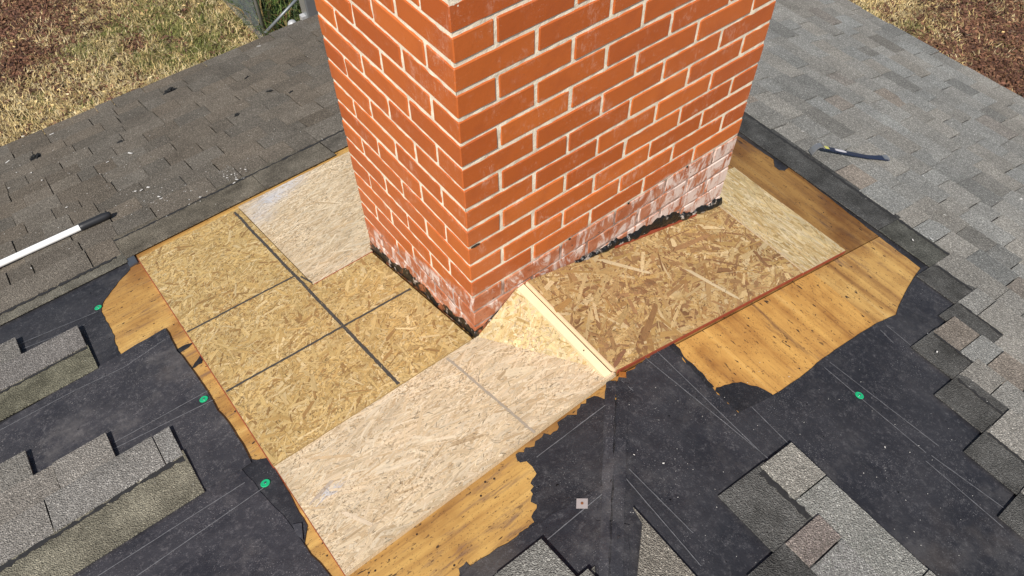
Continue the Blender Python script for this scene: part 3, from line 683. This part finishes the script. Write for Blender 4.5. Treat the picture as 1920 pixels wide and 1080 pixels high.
# --- left slope: two islands of old shingles
course_cols = (.150, .138, .122)
def isl(par, right, butt, cuts, base, ups=.125):
    for (u0, u1, up) in cuts:
        col = tone(base, .08, rl); piece(par, right, butt, u0, u1 - .0035, butt - ups, HB + (.003 if up else 0), h_at(ups) + (.003 if up else 0), .0038 + (.003 if up else 0), 'granules', col)
BA = (.150, .138, .120)
isl(roofL, False, 1.135, [(-1.60, -1.35, 0), (-1.35, -1.091, 1)], (.135, .125, .112))
isl(roofL, False, 1.020, [(-1.60, -1.26, 0), (-1.26, -.908, 1)], (.135, .122, .110))
headlap(roofL, False, .905, -1.62, -.908, .143, (.128, .120, .086)); glue(roofL, False, .887, -1.5, -.912, .014, 8.1, h_at(EXPO) + .0003)
isl(roofL, False, .560, [(-1.62, -1.40, 0), (-1.40, -1.156, 1)], BA)
isl(roofL, False, .447, [(-1.62, -1.30, 0), (-1.30, -1.106, 0), (-1.106, -.955, 1)], (.165, .155, .140))
isl(roofL, False, .335, [(-1.62, -1.38, 0), (-1.38, -1.148, 0), (-1.148, -.855, 1), (-.855, -.806, 0)], (.175, .165, .150))
headlap(roofL, False, .222, -1.66, -.805, .165, (.150, .138, .104)); glue(roofL, False, .200, -1.6, -.812, .020, 9.7, h_at(EXPO) + .0003)
# small island at the foot of the hip
isl(roofL, False, -.618, [(-.52, -.39, 0), (-.39, -.262, 1)], (.17, .16, .14)); isl(roofL, False, -.733, [(-.62, -.48, 0), (-.48, -.35, 0), (-.35, -.235, 1)], (.16, .15, .13))
slab('shingle', [PTL(*p, .0115) for p in (pl(1093, 1086), pl(1114, 1064), pl(1117, 1100), pl(1095, 1120))], NL * -.004, M['granules'], roofL, (.12, .115, .10))
# --- right slope: intact field
a = 1.222 + 19 * EXPO
while a > 1.75:
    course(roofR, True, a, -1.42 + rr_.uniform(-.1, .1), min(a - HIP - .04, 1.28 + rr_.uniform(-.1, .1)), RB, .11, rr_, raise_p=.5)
    a -= EXPO
HD = (.075, .073, .068)
headlap(roofR, True, 1.668, -.360, .43, .155, (.062, .061, .058)); headlap(roofR, True, 1.668, -.578, -.362, .155, (.075, .074, .064))
glue(roofR, True, 1.646, -.575, .41, .018, 2.2, h_at(EXPO) + .0003)
rights = [(1.682, -.577, -.725), (1.567, -.726, -.891), (1.452, -.892, -1.05), (1.337, -.754, -.898), (1.222, -.898, -1.052), (1.107, -1.051, -1.205), (.992, -1.206, -1.36), (.877, -1.36, -1.5)]
for i, (bt, u1, u2) in enumerate(rights):
    course(roofR, True, bt, -1.75, u1, RB, .12, rr_)
    if i != 2:
        headlap(roofR, True, bt - EXPO + .004, u2 - .012, u1, .157, tuple(x * (1 + .06 * (i % 3)) for x in HD), .0003 * i)
        glue(roofR, True, bt - .146, u2, u1 - .01, .014, 3.3 + i, h_at(EXPO) + .0003 + .0003 * i)
# island lower right
RI = (.215, .205, .180)
isl(roofR, True, .414, [(-.88, -.770, 1), (-1.17, -.88, 0), (-1.45, -1.17, 1)], RI)
headlap(roofR, True, .304, -.945, -.770, .167, (.088, .086, .080)); glue(roofR, True, .278, -.93, -.785, .022, 12.1, h_at(EXPO) + .0003)
isl(roofR, True, .300, [(-1.005, -.934, 1)], (.175, .145, .125)); isl(roofR, True, .300, [(-1.25, -1.005, 0), (-1.5, -1.25, 1)], (.22, .215, .20))
headlap(roofR, True, .190, -1.12, -.936, .15, (.070, .068, .064), .0004); isl(roofR, True, .185, [(-1.5, -1.11, 0)], RI)
slab('shingle', [PTR(*p, .0125) for p in ((-.058, -.683), (-.066, -.72), (-.160, -.800), (-.42, -1.045), (-.42, -1.2), (-.058, -1.2))][::-1], NR * -.004, M['granules'], roofR, (.165, .150, .125))

# --- shingles outside the picture, joined
def field_stuff(par, right, spans, base):
    vs = []; fs = []; r = random.Random(12)
    fn, nr = (PTR, NR) if right else (PTL, NL)
    for butt, ua, ub in spans:
        u = ua
        while u < ub - .01:
            e = min(u + r.uniform(.15, .4), ub); up = r.choice((0, .003)); s0 = len(vs)
            for uu, d, h in ((u, butt, HB + up), (e - .004, butt, HB + up), (e - .004, butt - .14, h_at(.14) + up), (u, butt - .14, h_at(.14) + up)):
                p = fn(d, uu, h) if right else fn(uu, d, h); vs += [p, p - nr * .004]
            i = s0; fs += [(i, i + 2, i + 4, i + 6), (i + 7, i + 5, i + 3, i + 1), (i, i + 1, i + 3, i + 2), (i + 2, i + 3, i + 5, i + 4), (i + 4, i + 5, i + 7, i + 6), (i + 6, i + 7, i + 1, i)]
            u = e
    o = mesh('shingle_field', vs, fs, M['granules'], par, base); fixn(o.data); tag(o, kind='stuff')
sp = []; b = .215 + 23 * EXPO
while b > AY + .1:
    sp.append((b, AMIN, -1.64))
    if b > 1.7: sp.append((b, 1.42, b + HIP - .05))
    b -= EXPO
field_stuff(roofL, False, sp, LB)
sp = []; a = 1.222 + 19 * EXPO
while a > -.6:
    sp.append((a, -(a - AX) + AY + .05, -1.78 if a < 1.75 else -1.53))
    if a > 2: sp.append((a, 1.40, a - HIP - .04))
    a -= EXPO
field_stuff(roofR, True, [s_ for s_ in sp if s_[2] > s_[1]], RB)
# hip caps from behind the chimney down to the eave corner
t = EB - .02
while t > .95:
    for fn, nr, par, sd in ((PTL, NL, roofL, -1), (PTR, NR, roofR, 1)):
        P = [(t + HIP, t), (t - .17 + HIP, t - .17), (t - .17 + HIP + sd * .09, t - .17 - sd * .09), (t + HIP + sd * .09, t - sd * .09)]
        hs = (.024, .019, .017, .022)
        slab('hip_cap', [fn(a_, b_, h_) for (a_, b_), h_ in zip(P, hs)], nr * -.004, M['granules'], par, tone(LB if sd < 0 else RB, .1, rl))
    t -= .115

# fasteners in the felt
def cap_nail(par, fn, nrm, p, h):
    bm = bmesh.new(); M4 = Matrix.Translation(fn(p[0], p[1], h)) @ nrm.to_track_quat('Z', 'Y').to_matrix().to_4x4()
    pr_ = [(.0125, 0), (.0125, .0012), (.0105, .0022), (.0075, .0016), (.004, .0018), (0.0, .0018)]; seg = 18; rings = []
    for r_, z in pr_[:-1]: rings.append([bm.verts.new(M4 @ Vector((r_ * math.cos(6.2832 * k / seg), r_ * math.sin(6.2832 * k / seg), z))) for k in range(seg)])
    for A, B in zip(rings, rings[1:]):
        for k in range(seg): bm.faces.new((A[k], A[(k + 1) % seg], B[(k + 1) % seg], B[k]))
    bm.faces.new(rings[-1]); c = bmobj('cap_nail', bm, M['cap_green'], par)
    bm = bmesh.new(); bmesh.ops.create_cone(bm, cap_ends=True, segments=10, radius1=.0034, radius2=.003, depth=.0014, matrix=M4 @ Matrix.Translation((0, 0, .0026)))
    bmobj('nail_head', bm, M['nail_steel'], c)
for u, v, h in ((184, 576, .0036), (382, 748, .0078), (497, 905, .0042)): cap_nail(roofL, PTL, NL, pl(u, v, h), h)
cap_nail(roofR, PTR, NR, pr(1612, 741, .005), .0054)
tp = pl(1090, 945); dx, dy = (Vector(pl(1100, 938)) - Vector(pl(1082, 938))).normalized(); hw = .0125
o = slab('square_cap', [PTL(tp[0] + (x * dx - y * dy) * hw, tp[1] + (x * dy + y * dx) * hw, .0066) for x, y in ((-1, -1), (1, -1), (1, 1), (-1, 1))], NL * -.001, M['plate_pink'], roofL)
slab('nail_head', [PTL(tp[0] + .0033 * math.cos(t), tp[1] + .0033 * math.sin(t), .0076) for t in [k * .785 for k in range(8)]], NL * -.001, M['rust'], o)

# ------------------------------------------------------------------ tools and scraps lying about
pole = tag(empty('extension_pole', PTL(-.75, 1.632, .016)), 'white tool pole with black grip lying on the left shingles', 'pole')
def at_pole(o): o.matrix_parent_inverse = Matrix.Translation(pole.location).inverted()
e0 = Vector((-1.75, 1.668)); e1 = Vector((-.752, 1.634)); e2 = Vector((-.632, 1.628)); hp = HB + .003 + .0150
bm = bmesh.new(); tube(bm, [PTL(*e0.lerp(e1, k / 10), hp) for k in range(11)], .0128, 20, caps=False); at_pole(bmobj('shaft', bm, M['pole_white'], pole, smooth=True))
dirp = (PTL(e2.x, e2.y, hp) - PTL(e1.x, e1.y, hp)); L_ = dirp.length; dirp.normalize(); p0 = PTL(e1.x, e1.y, hp)
bm = bmesh.new(); tube(bm, [p0 - dirp * .004, p0, p0 + dirp * .012, p0 + dirp * L_ * .72, p0 + dirp * L_ * .86, p0 + dirp * L_ * .95, p0 + dirp * L_ * .985, p0 + dirp * L_], [.0128, .0150, .0156, .0158, .0143, .0126, .0100, .005], 20)
gr = bmobj('grip', bm, M['grip_black'], pole, smooth=True); at_pole(gr)
bm = bmesh.new(); q = p0 + dirp * L_ * .90; up = (CAM_C - q).normalized()
bmesh.ops.create_cone(bm, cap_ends=True, segments=14, radius1=.0055, radius2=.0055, depth=.0322, matrix=Matrix.Translation(q) @ NL.to_track_quat('Z', 'Y').to_matrix().to_4x4())
ho = bmobj('hang_hole', bm, M['hole_dark'], gr); ho.matrix_parent_inverse = Matrix.Translation(pole.location).inverted()
bm = bmesh.new(); c_ = PTL(-1.085, e0.y + (e1.y - e0.y) * (.665 / .998), hp); tube(bm, [c_ - dirp * .011, c_ + dirp * .006], .0166, 20); at_pole(bmobj('collar', bm, M['grip_black'], pole, smooth=True))

bar = tag(empty('pry_bar', PTR(*pr(1540, 285), .014)), 'blue flat pry bar with steel hook lying on the right shingles', 'pry bar')
def ribbon(pts, ws, th, mat, name, side):
    bm = bmesh.new(); rings = []
    for i, p in enumerate(pts):
        d = (pts[min(i + 1, len(pts) - 1)] - pts[max(i - 1, 0)]).normalized(); n_ = side.cross(d).normalized(); s_ = side * (ws[i] / 2)
        rings.append([bm.verts.new(p - s_ - n_ * th / 2), bm.verts.new(p + s_ - n_ * th / 2), bm.verts.new(p + s_ + n_ * th / 2), bm.verts.new(p - s_ + n_ * th / 2)])
    for A, B in zip(rings, rings[1:]):
        for k in range(4): bm.faces.new((A[k], A[(k + 1) % 4], B[(k + 1) % 4], B[k]))
    bm.faces.new(rings[0][::-1]); bm.faces.new(rings[-1]); bmesh.ops.recalc_face_normals(bm, faces=bm.faces)
    o = bmobj(name, bm, M[mat], bar); o.matrix_parent_inverse = Matrix.Translation(bar.location).inverted(); return o
def lerp(a, b, t): return a + (b - a) * t
s0 = Vector(pr(1527, 285, .03)); s1 = Vector(pr(1660, 303, .016)); dv = (s1 - s0); dl = dv.length; dv.normalize()
def barpt(x, h, off=0): e = s0 + dv * x + Vector((-dv.y, dv.x)) * off; return PTR(e.x, e.y, h)
side = (barpt(0, .02, 1) - barpt(0, .02, 0)).normalized()
HS = HB + .004
def prof(t):                                     # height of the bar along its length
    return HS + .030 * max(0, 1 - t) ** 1.4 + .010 * max(0, t - .72) / .28
xs = [i / 14 for i in range(15)]
ribbon([barpt(.018 + (dl - .018) * t, prof(t) + .002) for t in xs], [.022 + (.012 * max(0, t - .8) / .2) for t in xs], .0042, 'bar_blue', 'blade', side)
hk = [(.026, prof(0) + .0030), (.012, prof(0) + .009), (.001, prof(0) + .007), (-.008, prof(0) - .002), (-.013, prof(0) - .014), (-.017, HS + .001)]
ribbon([barpt(x, h) for x, h in hk], [.023, .025, .027, .029, .030, .031], .0046, 'steel', 'hook', side)
ribbon([barpt(.018 + (dl - .018) * t, prof(t) + .0046) for t in (.93, .97, 1.004)], [.027, .032, .0355], .0016, 'steel', 'claw_tip', side)
ribbon([barpt(.018 + (dl - .018) * t, prof(t) + .0047) for t in (.02, .06, .10)], [.013, .018, .015], .001, 'sticker_yellow', 'yellow_sticker', side)
ribbon([barpt(.018 + (dl - .018) * t, prof(t) + .0047) for t in (.20, .26, .34, .37)], [.010, .014, .013, .007], .001, 'sticker_white', 'label_remnant', side)

def scrap(label, fn, nrm, p, r, h, seed, squash=.55):
    r *= 1.35
    bm = bmesh.new(); bmesh.ops.create_icosphere(bm, subdivisions=3, radius=1)
    for v in bm.verts:
        f = .65 + .75 * noise.noise(v.co * 1.9 + Vector((seed, 0, 0))) + .35 * noise.noise(v.co * 5 + Vector((0, seed, 0)))
        v.co = Vector((v.co.x * f * r, v.co.y * f * r * squash, max(-.1, v.co.z * f) * r * .32))
    q = Matrix.Translation(fn(p[0], p[1], h)) @ nrm.to_track_quat('Z', 'Y').to_matrix().to_4x4() @ Matrix.Rotation(seed * 1.3, 4, 'Z')
    bmesh.ops.transform(bm, matrix=q, verts=bm.verts)
    tag(bmobj('roofing_scrap', bm, M['scrap_black']), label, 'scrap', 'torn black scraps on the left shingles')
HQ = HB + .002
scrap('crumpled black scrap on the shingles, nearest the left edge', PTL, NL, pl(65, 296, HQ), .034, HQ, 1.0)
scrap('largest torn black scrap close to the left eave', PTL, NL, pl(318, 171, HQ), .032, HQ, 2.6)
scrap('small black scrap uphill of the eave scrap, nearer the chimney', PTL, NL, pl(445, 217, HQ), .019, HQ, 3.1)
scrap('tiny black scrap right of the shingle middle, by chimney edge', PTL, NL, pl(506, 171, HQ), .016, HQ, 4.4)
scrap('tiny black scrap closest to the left chimney edge', PTL, NL, pl(546, 173, HQ), .014, HQ, 5.2)
scrap('small black scrap midway between pole grip and left eave', PTL, NL, pl(226, 267, HQ), .018, HQ, 6.7)
scrap('thin black scrap near the eave above the fence posts', PTL, NL, pl(464, 146, HQ), .020, HQ, 7.7, .3)

# pale chips and dust strewn over the work area
def chips(n, seed):
    r = random.Random(seed); vs = []; fs = []
    def add(fn, p, h, L, w):
        t = r.uniform(0, 3.14); c, s_ = math.cos(t), math.sin(t); i = len(vs)
        for x, y in ((-L, -w), (L, -w * .6), (L * .8, w), (-L * .7, w * .8)): vs.append(fn(p[0] + x * c - y * s_, p[1] + x * s_ + y * c, h + r.uniform(0, .001)))
        fs.append((i, i + 1, i + 2, i + 3))
    cl = [((430, 325), 22, 30), ((300, 365), 45, 36), ((440, 335), 12, 14), ((250, 380), 60, 14), ((100, 300), 90, 22)]
    for (c, sp_, k) in cl:
        for _ in range(k):
            u, v = r.gauss(c[0], sp_), r.gauss(c[1], sp_ * .35); L = r.uniform(.0012, .0035) if r.random() < .85 else r.uniform(.004, .009)
            add(PTL, pl(u, v, HB + .004), HB + .0042, L, L * .5)
    for _ in range(n):
        u, v = r.uniform(0, 620), r.uniform(70, 480); p = pl(u, v, HB)
        if p[1] < 1.5 or p[1] > 2.8: continue
        L = r.uniform(.001, .0026); add(PTL, p, HB + .0042, L, L * .6)
    for _ in range(n // 2):
        u, v = r.uniform(1400, 1920), r.uniform(0, 700); p = pr(u, v, HB)
        if p[0] < 1.70 or p[0] > 3.3: continue
        L = r.uniform(.001, .0028); add(PTR, p, HB + .0042, L, L * .6)
    for u, v, L in ((1504, 248, .007), (1745, 450, .007), (1710, 452, .006), (1770, 405, .006), (1913, 375, .009), (1730, 332, .005), (1755, 662, .005)): add(PTR, pr(u, v, HB), HB + .0046, L, L * .45)
    for u, v, L in ((486, 88, .014), (488, 84, .004), (98, 253, .012), (245, 289, .016), (15, 305, .014), (32, 325, .006), (60, 505, .005), (605, 263, .005)): add(PTL, pl(u, v, HB), HB + .0046, L, L * .3)
    for _ in range(n // 2):
        u, v = r.uniform(1170, 1900), r.uniform(640, 1080); p = pr(u, v, .005); L = r.uniform(.0006, .0014); add(PTR, p, .0056 if p[0] < .9 else .0215, L, L * .6)
    for u, v, L in ((1245, 868, .003), (1190, 852, .0022), (1660, 838, .003), (1740, 625, .003)): add(PTR, pr(u, v, .006), .0062, L, L * .5)
    o = mesh('chips', vs, fs, M['chip_pale']); fixn(o.data); tag(o, 'pale paint and mortar chips strewn on the shingles and felt', kind='stuff')
chips(240, 31)

# ------------------------------------------------------------------ lawn
STRAW = [(.60, .45, .20), (.66, .52, .27), (.52, .385, .165), (.57, .43, .21), (.72, .60, .36)]
GREEN = [(.17, .18, .05), (.22, .22, .065), (.13, .15, .045), (.29, .265, .10)]
BROWN = [(.13, .060, .038), (.18, .085, .05), (.08, .042, .030), (.24, .135, .075), (.15, .072, .047)]
def fall(p, c, r): return math.exp(-((p[0] - c[0]) ** 2 + (p[1] - c[1]) ** 2) / (r * r))
GL = [(pg(230, 60), .55), (pg(330, 50), .6), (pg(130, 95), .25), (pg(380, 95), .5), (pg(300, 110), .3), (pg(430, 60), .4)]
BL = [(pg(10, 50), .85), (pg(60, 10), .70), (pg(40, 115), .45), (pg(255, 90), .12)]
GRt = [(pg(1705, 66), .22), (pg(1885, 90), .34)]
BRt = [(pg(1890, 60), .9), (pg(1850, 130), .7), (pg(1760, 95), .35), (pg(1910, 170), .6)]
def lawn(n, box, seed, left):
    r = random.Random(seed); vs = []; fs = []; cols = []
    per = 11
    for _ in range(n // per):
        X_, Y_ = r.uniform(box[0], box[1]), r.uniform(box[2], box[3]); p = (X_, Y_)
        nn = noise.noise(Vector((X_ * 1.5, Y_ * 1.5, seed))) * .55 + noise.noise(Vector((X_ * 4.5, Y_ * 4.5, seed))) * .4
        n2 = noise.noise(Vector((X_ * 2.2 + 9, Y_ * 2.2, seed + 3)))
        g_ = max(fall(p, c, rr) for c, rr in (GL if left else GRt)) * (.95 if left else 1.1); b_ = max(fall(p, c, rr) for c, rr in (BL if left else BRt))
        q = r.random(); leafy = 0
        if q < b_ * 1.0 + n2 * .30 - .04: pal = BROWN; leafy = .65
        elif q - .06 < g_ * .74 + nn * .55 - .02: pal = GREEN
        else: pal = STRAW if r.random() < .85 else BROWN; leafy = .03 if pal is STRAW else .5
        base = r.choice(pal); kb = r.uniform(.50, 1.25) * (1 + .45 * nn); t0 = r.uniform(0, 6.2832); rad = r.uniform(.02, .06)
        for _k in range(per):
            x, y = X_ + r.gauss(0, rad), Y_ + r.gauss(0, rad); kind = 'leaf' if r.random() < leafy else 'blade'
            c = base if r.random() < .7 else r.choice(pal); k = kb * r.uniform(.75, 1.25); c = tuple(v * k for v in c)
            t = t0 + r.gauss(0, .9); i = len(vs)
            if kind == 'blade':
                L = r.uniform(.03, .11); w = r.uniform(.0016, .0036); lean = r.uniform(.45, 1.0); hgt = L * (1 - lean * .8)
                dx, dy = math.cos(t) * L * lean, math.sin(t) * L * lean; px, py = -math.sin(t) * w, math.cos(t) * w; z0 = GZ + r.uniform(0, .03)
                vs += [(x - px, y - py, z0), (x + px, y + py, z0), (x + dx * .5 + px * .8, y + dy * .5 + py * .8, z0 + hgt * .75), (x + dx * .5 - px * .8, y + dy * .5 - py * .8, z0 + hgt * .75), (x + dx, y + dy, z0 + hgt)]
                fs += [(i, i + 1, i + 2, i + 3), (i + 3, i + 2, i + 4)]; cols += [c] * 5
            else:
                L = r.uniform(.010, .032); w = L * r.uniform(.3, .6); z0 = GZ + r.uniform(.015, .05); dx, dy = math.cos(t) * L, math.sin(t) * L; px, py = -math.sin(t) * w, math.cos(t) * w
                zz = [r.uniform(-.012, .012) for _ in range(4)]
                vs += [(x - dx, y - dy, z0 + zz[0]), (x + px, y + py, z0 + zz[1]), (x + dx, y + dy, z0 + zz[2]), (x - px, y - py, z0 + zz[3])]; fs += [(i, i + 1, i + 2, i + 3)]; cols += [c] * 4
    me = bpy.data.meshes.new('grass'); me.from_pydata(vs, [], fs); me.update()
    ca = me.color_attributes.new('tone', 'FLOAT_COLOR', 'POINT'); ca.data.foreach_set('color', [x for c in cols for x in (*c, 1)])
    return link('dry_grass', me, M['blade'])
tag(lawn(230000, (-2.6, 2.9, 5.6, 10.4), 5, True), 'dry tan and green grass with brown leaf litter, left lawn', kind='stuff')
tag(lawn(130000, (6.4, 10.2, -.3, 3.9), 6, False), 'dry straw coloured grass and leaves, right lawn', kind='stuff')

# ------------------------------------------------------------------ chain-link fence with weeds behind it
def fence():
    x, y = pg(500, 90); y0, y1 = y, y + 4.2; Hf = 1.15
    f = tag(empty('chain_link_fence', (x, y, GZ)), 'grey chain-link fence running away from the house on the left', 'fence')
    def ch(o): o.matrix_parent_inverse = Matrix.Translation(f.location).inverted(); return o
    bm = bmesh.new(); st = .062; nk = int((y1 - y0 + Hf) / st); rw = .0022
    def wire(p, q):
        d = (q - p).normalized(); a_ = Vector((rw, 0, 0)); b_ = d.cross(a_).normalized() * rw
        A = [bm.verts.new(p + s_) for s_ in (a_, b_, -a_, -b_)]; B = [bm.verts.new(q + s_) for s_ in (a_, b_, -a_, -b_)]
        for k in range(4): bm.faces.new((A[k], A[(k + 1) % 4], B[(k + 1) % 4], B[k]))
    for k in range(nk):
        for sg in (1, -1):
            ys = y0 + k * st - (Hf if sg > 0 else 0); p = Vector((x, ys, GZ + .03)); q = Vector((x, ys + Hf, GZ + .03 + Hf))
            if sg < 0: p, q = Vector((x + .004, ys, GZ + .03 + Hf)), Vector((x + .004, ys + Hf, GZ + .03))
            for lim, s_ in ((y0, 1), (y1, -1)):
                for e_, o_ in ((0, 1), (1, 0)):
                    pt = (p, q)[e_]; ot = (p, q)[o_]
                    if (pt.y - lim) * s_ < 0 and (ot.y - lim) * s_ > 0:
                        t_ = (lim - pt.y) / (ot.y - pt.y); n_ = pt.lerp(ot, t_)
                        if e_ == 0: p = n_
                        else: q = n_
            if p.y >= y0 - 1e-4 and q.y <= y1 + 1e-4 and q.y - p.y > .01: wire(p, q)
    ch(bmobj('wire_mesh', bm, M['wire'], f))
    for py in (y0, y + 2.2, y1):
        bm = bmesh.new(); tube(bm, [Vector((x + .03, py, GZ - .1)), Vector((x + .03, py, GZ + Hf + .04)), Vector((x + .03, py, GZ + Hf + .07)), Vector((x + .03, py, GZ + Hf + .085))], [.022, .022, .018, .006], 12); ch(bmobj('post', bm, M['galvanised'], f, smooth=True))
    bm = bmesh.new(); tube(bm, [Vector((x + .03, y0, GZ + Hf + .02)), Vector((x + .03, y1, GZ + Hf + .02))], .016, 10); ch(bmobj('top_rail', bm, M['galvanised'], f, smooth=True))
    return x, y
fx, fy = fence()
def vpost(u, v, top, r, label, name, box=False):
    """upright whose top shows at pixel (u, v) at height top above the ground"""
    p = hit(u, v, Vector((0, 0, 1)), GZ + top); o = tag(empty(name, (p.x, p.y, GZ)), label, 'post'); inv = Matrix.Translation(o.location).inverted()
    bm = bmesh.new()
    if box: boxbm(bm, (p.x - r, p.y - r, GZ - .05), (p.x + r, p.y + r, GZ + top)); bmesh.ops.bevel(bm, geom=list(bm.edges), offset=.008, segments=2, affect='EDGES')
    else: tube(bm, [Vector((p.x, p.y, GZ - .05)), Vector((p.x, p.y, GZ + top - .05))], r, 16)
    s_ = bmobj('shaft', bm, M['galvanised'], o, smooth=not box); s_.matrix_parent_inverse = inv
    bm = bmesh.new()
    if box: boxbm(bm, (p.x - r - .035, p.y - .02, GZ + top - .34), (p.x - r + .001, p.y + .03, GZ + top - .24)); nm = 'bracket'
    else: bmesh.ops.create_uvsphere(bm, u_segments=16, v_segments=8, radius=r * 1.12, matrix=Matrix.Translation((p.x, p.y, GZ + top - .05))); nm = 'dome_cap'
    c_ = bmobj(nm, bm, M['galv_pale'], o, smooth=not box); c_.matrix_parent_inverse = inv; return p
vpost(546, 36, 1.45, .036, 'short round metal post with dome cap just past the eave', 'dome_cap_post')
vpost(572, -30, 1.9, .06, 'tall square grey metal post beside the chimney edge', 'square_post', True)
pb0 = hit(497, 62, Vector((0, 0, 1)), GZ + .25); pb1 = hit(566, -12, Vector((0, 0, 1)), GZ + .55)
bm = bmesh.new(); tube(bm, [pb0, pb1], .016, 12)
fb = tag(bmobj('fallen_rail', bm, M['wire'], smooth=True), 'loose grey pipe leaning in the weeds behind the fence', 'pipe')
pb = pg(500, 60)
def weeds():
    r = random.Random(44); vs = []; fs = []; cols = []
    pal = [(.07, .12, .025), (.045, .08, .02), (.10, .14, .035), (.16, .16, .06), (.22, .15, .06), (.05, .07, .03)]
    for _ in range(26000):
        x, y = r.uniform(fx + .05, fx + 3.2), r.uniform(fy - 1.2, fy + 3.8); L = r.uniform(.12, .5); t = r.uniform(0, 6.2832); ln = r.uniform(.2, .9); w = r.uniform(.003, .009)
        c = r.choice(pal); k = r.uniform(.6, 1.2); c = tuple(v * k for v in c); i = len(vs)
        px, py = -math.sin(t) * w, math.cos(t) * w; dx, dy = math.cos(t) * L * ln, math.sin(t) * L * ln; h = L * (1 - .5 * ln)
        vs += [(x - px, y - py, GZ), (x + px, y + py, GZ), (x + dx * .4 + px, y + dy * .4 + py, GZ + h * .8), (x + dx * .4 - px, y + dy * .4 - py, GZ + h * .8), (x + dx, y + dy, GZ + h)]
        fs += [(i, i + 1, i + 2, i + 3), (i + 3, i + 2, i + 4)]; cols += [c] * 5
    me = bpy.data.meshes.new('weeds'); me.from_pydata(vs, [], fs); me.update()
    ca = me.color_attributes.new('tone', 'FLOAT_COLOR', 'POINT'); ca.data.foreach_set('color', [x for c in cols for x in (*c, 1)])
    tag(link('weeds', me, M['blade']), 'tangled green weeds behind the chain-link fence', kind='stuff')
weeds()
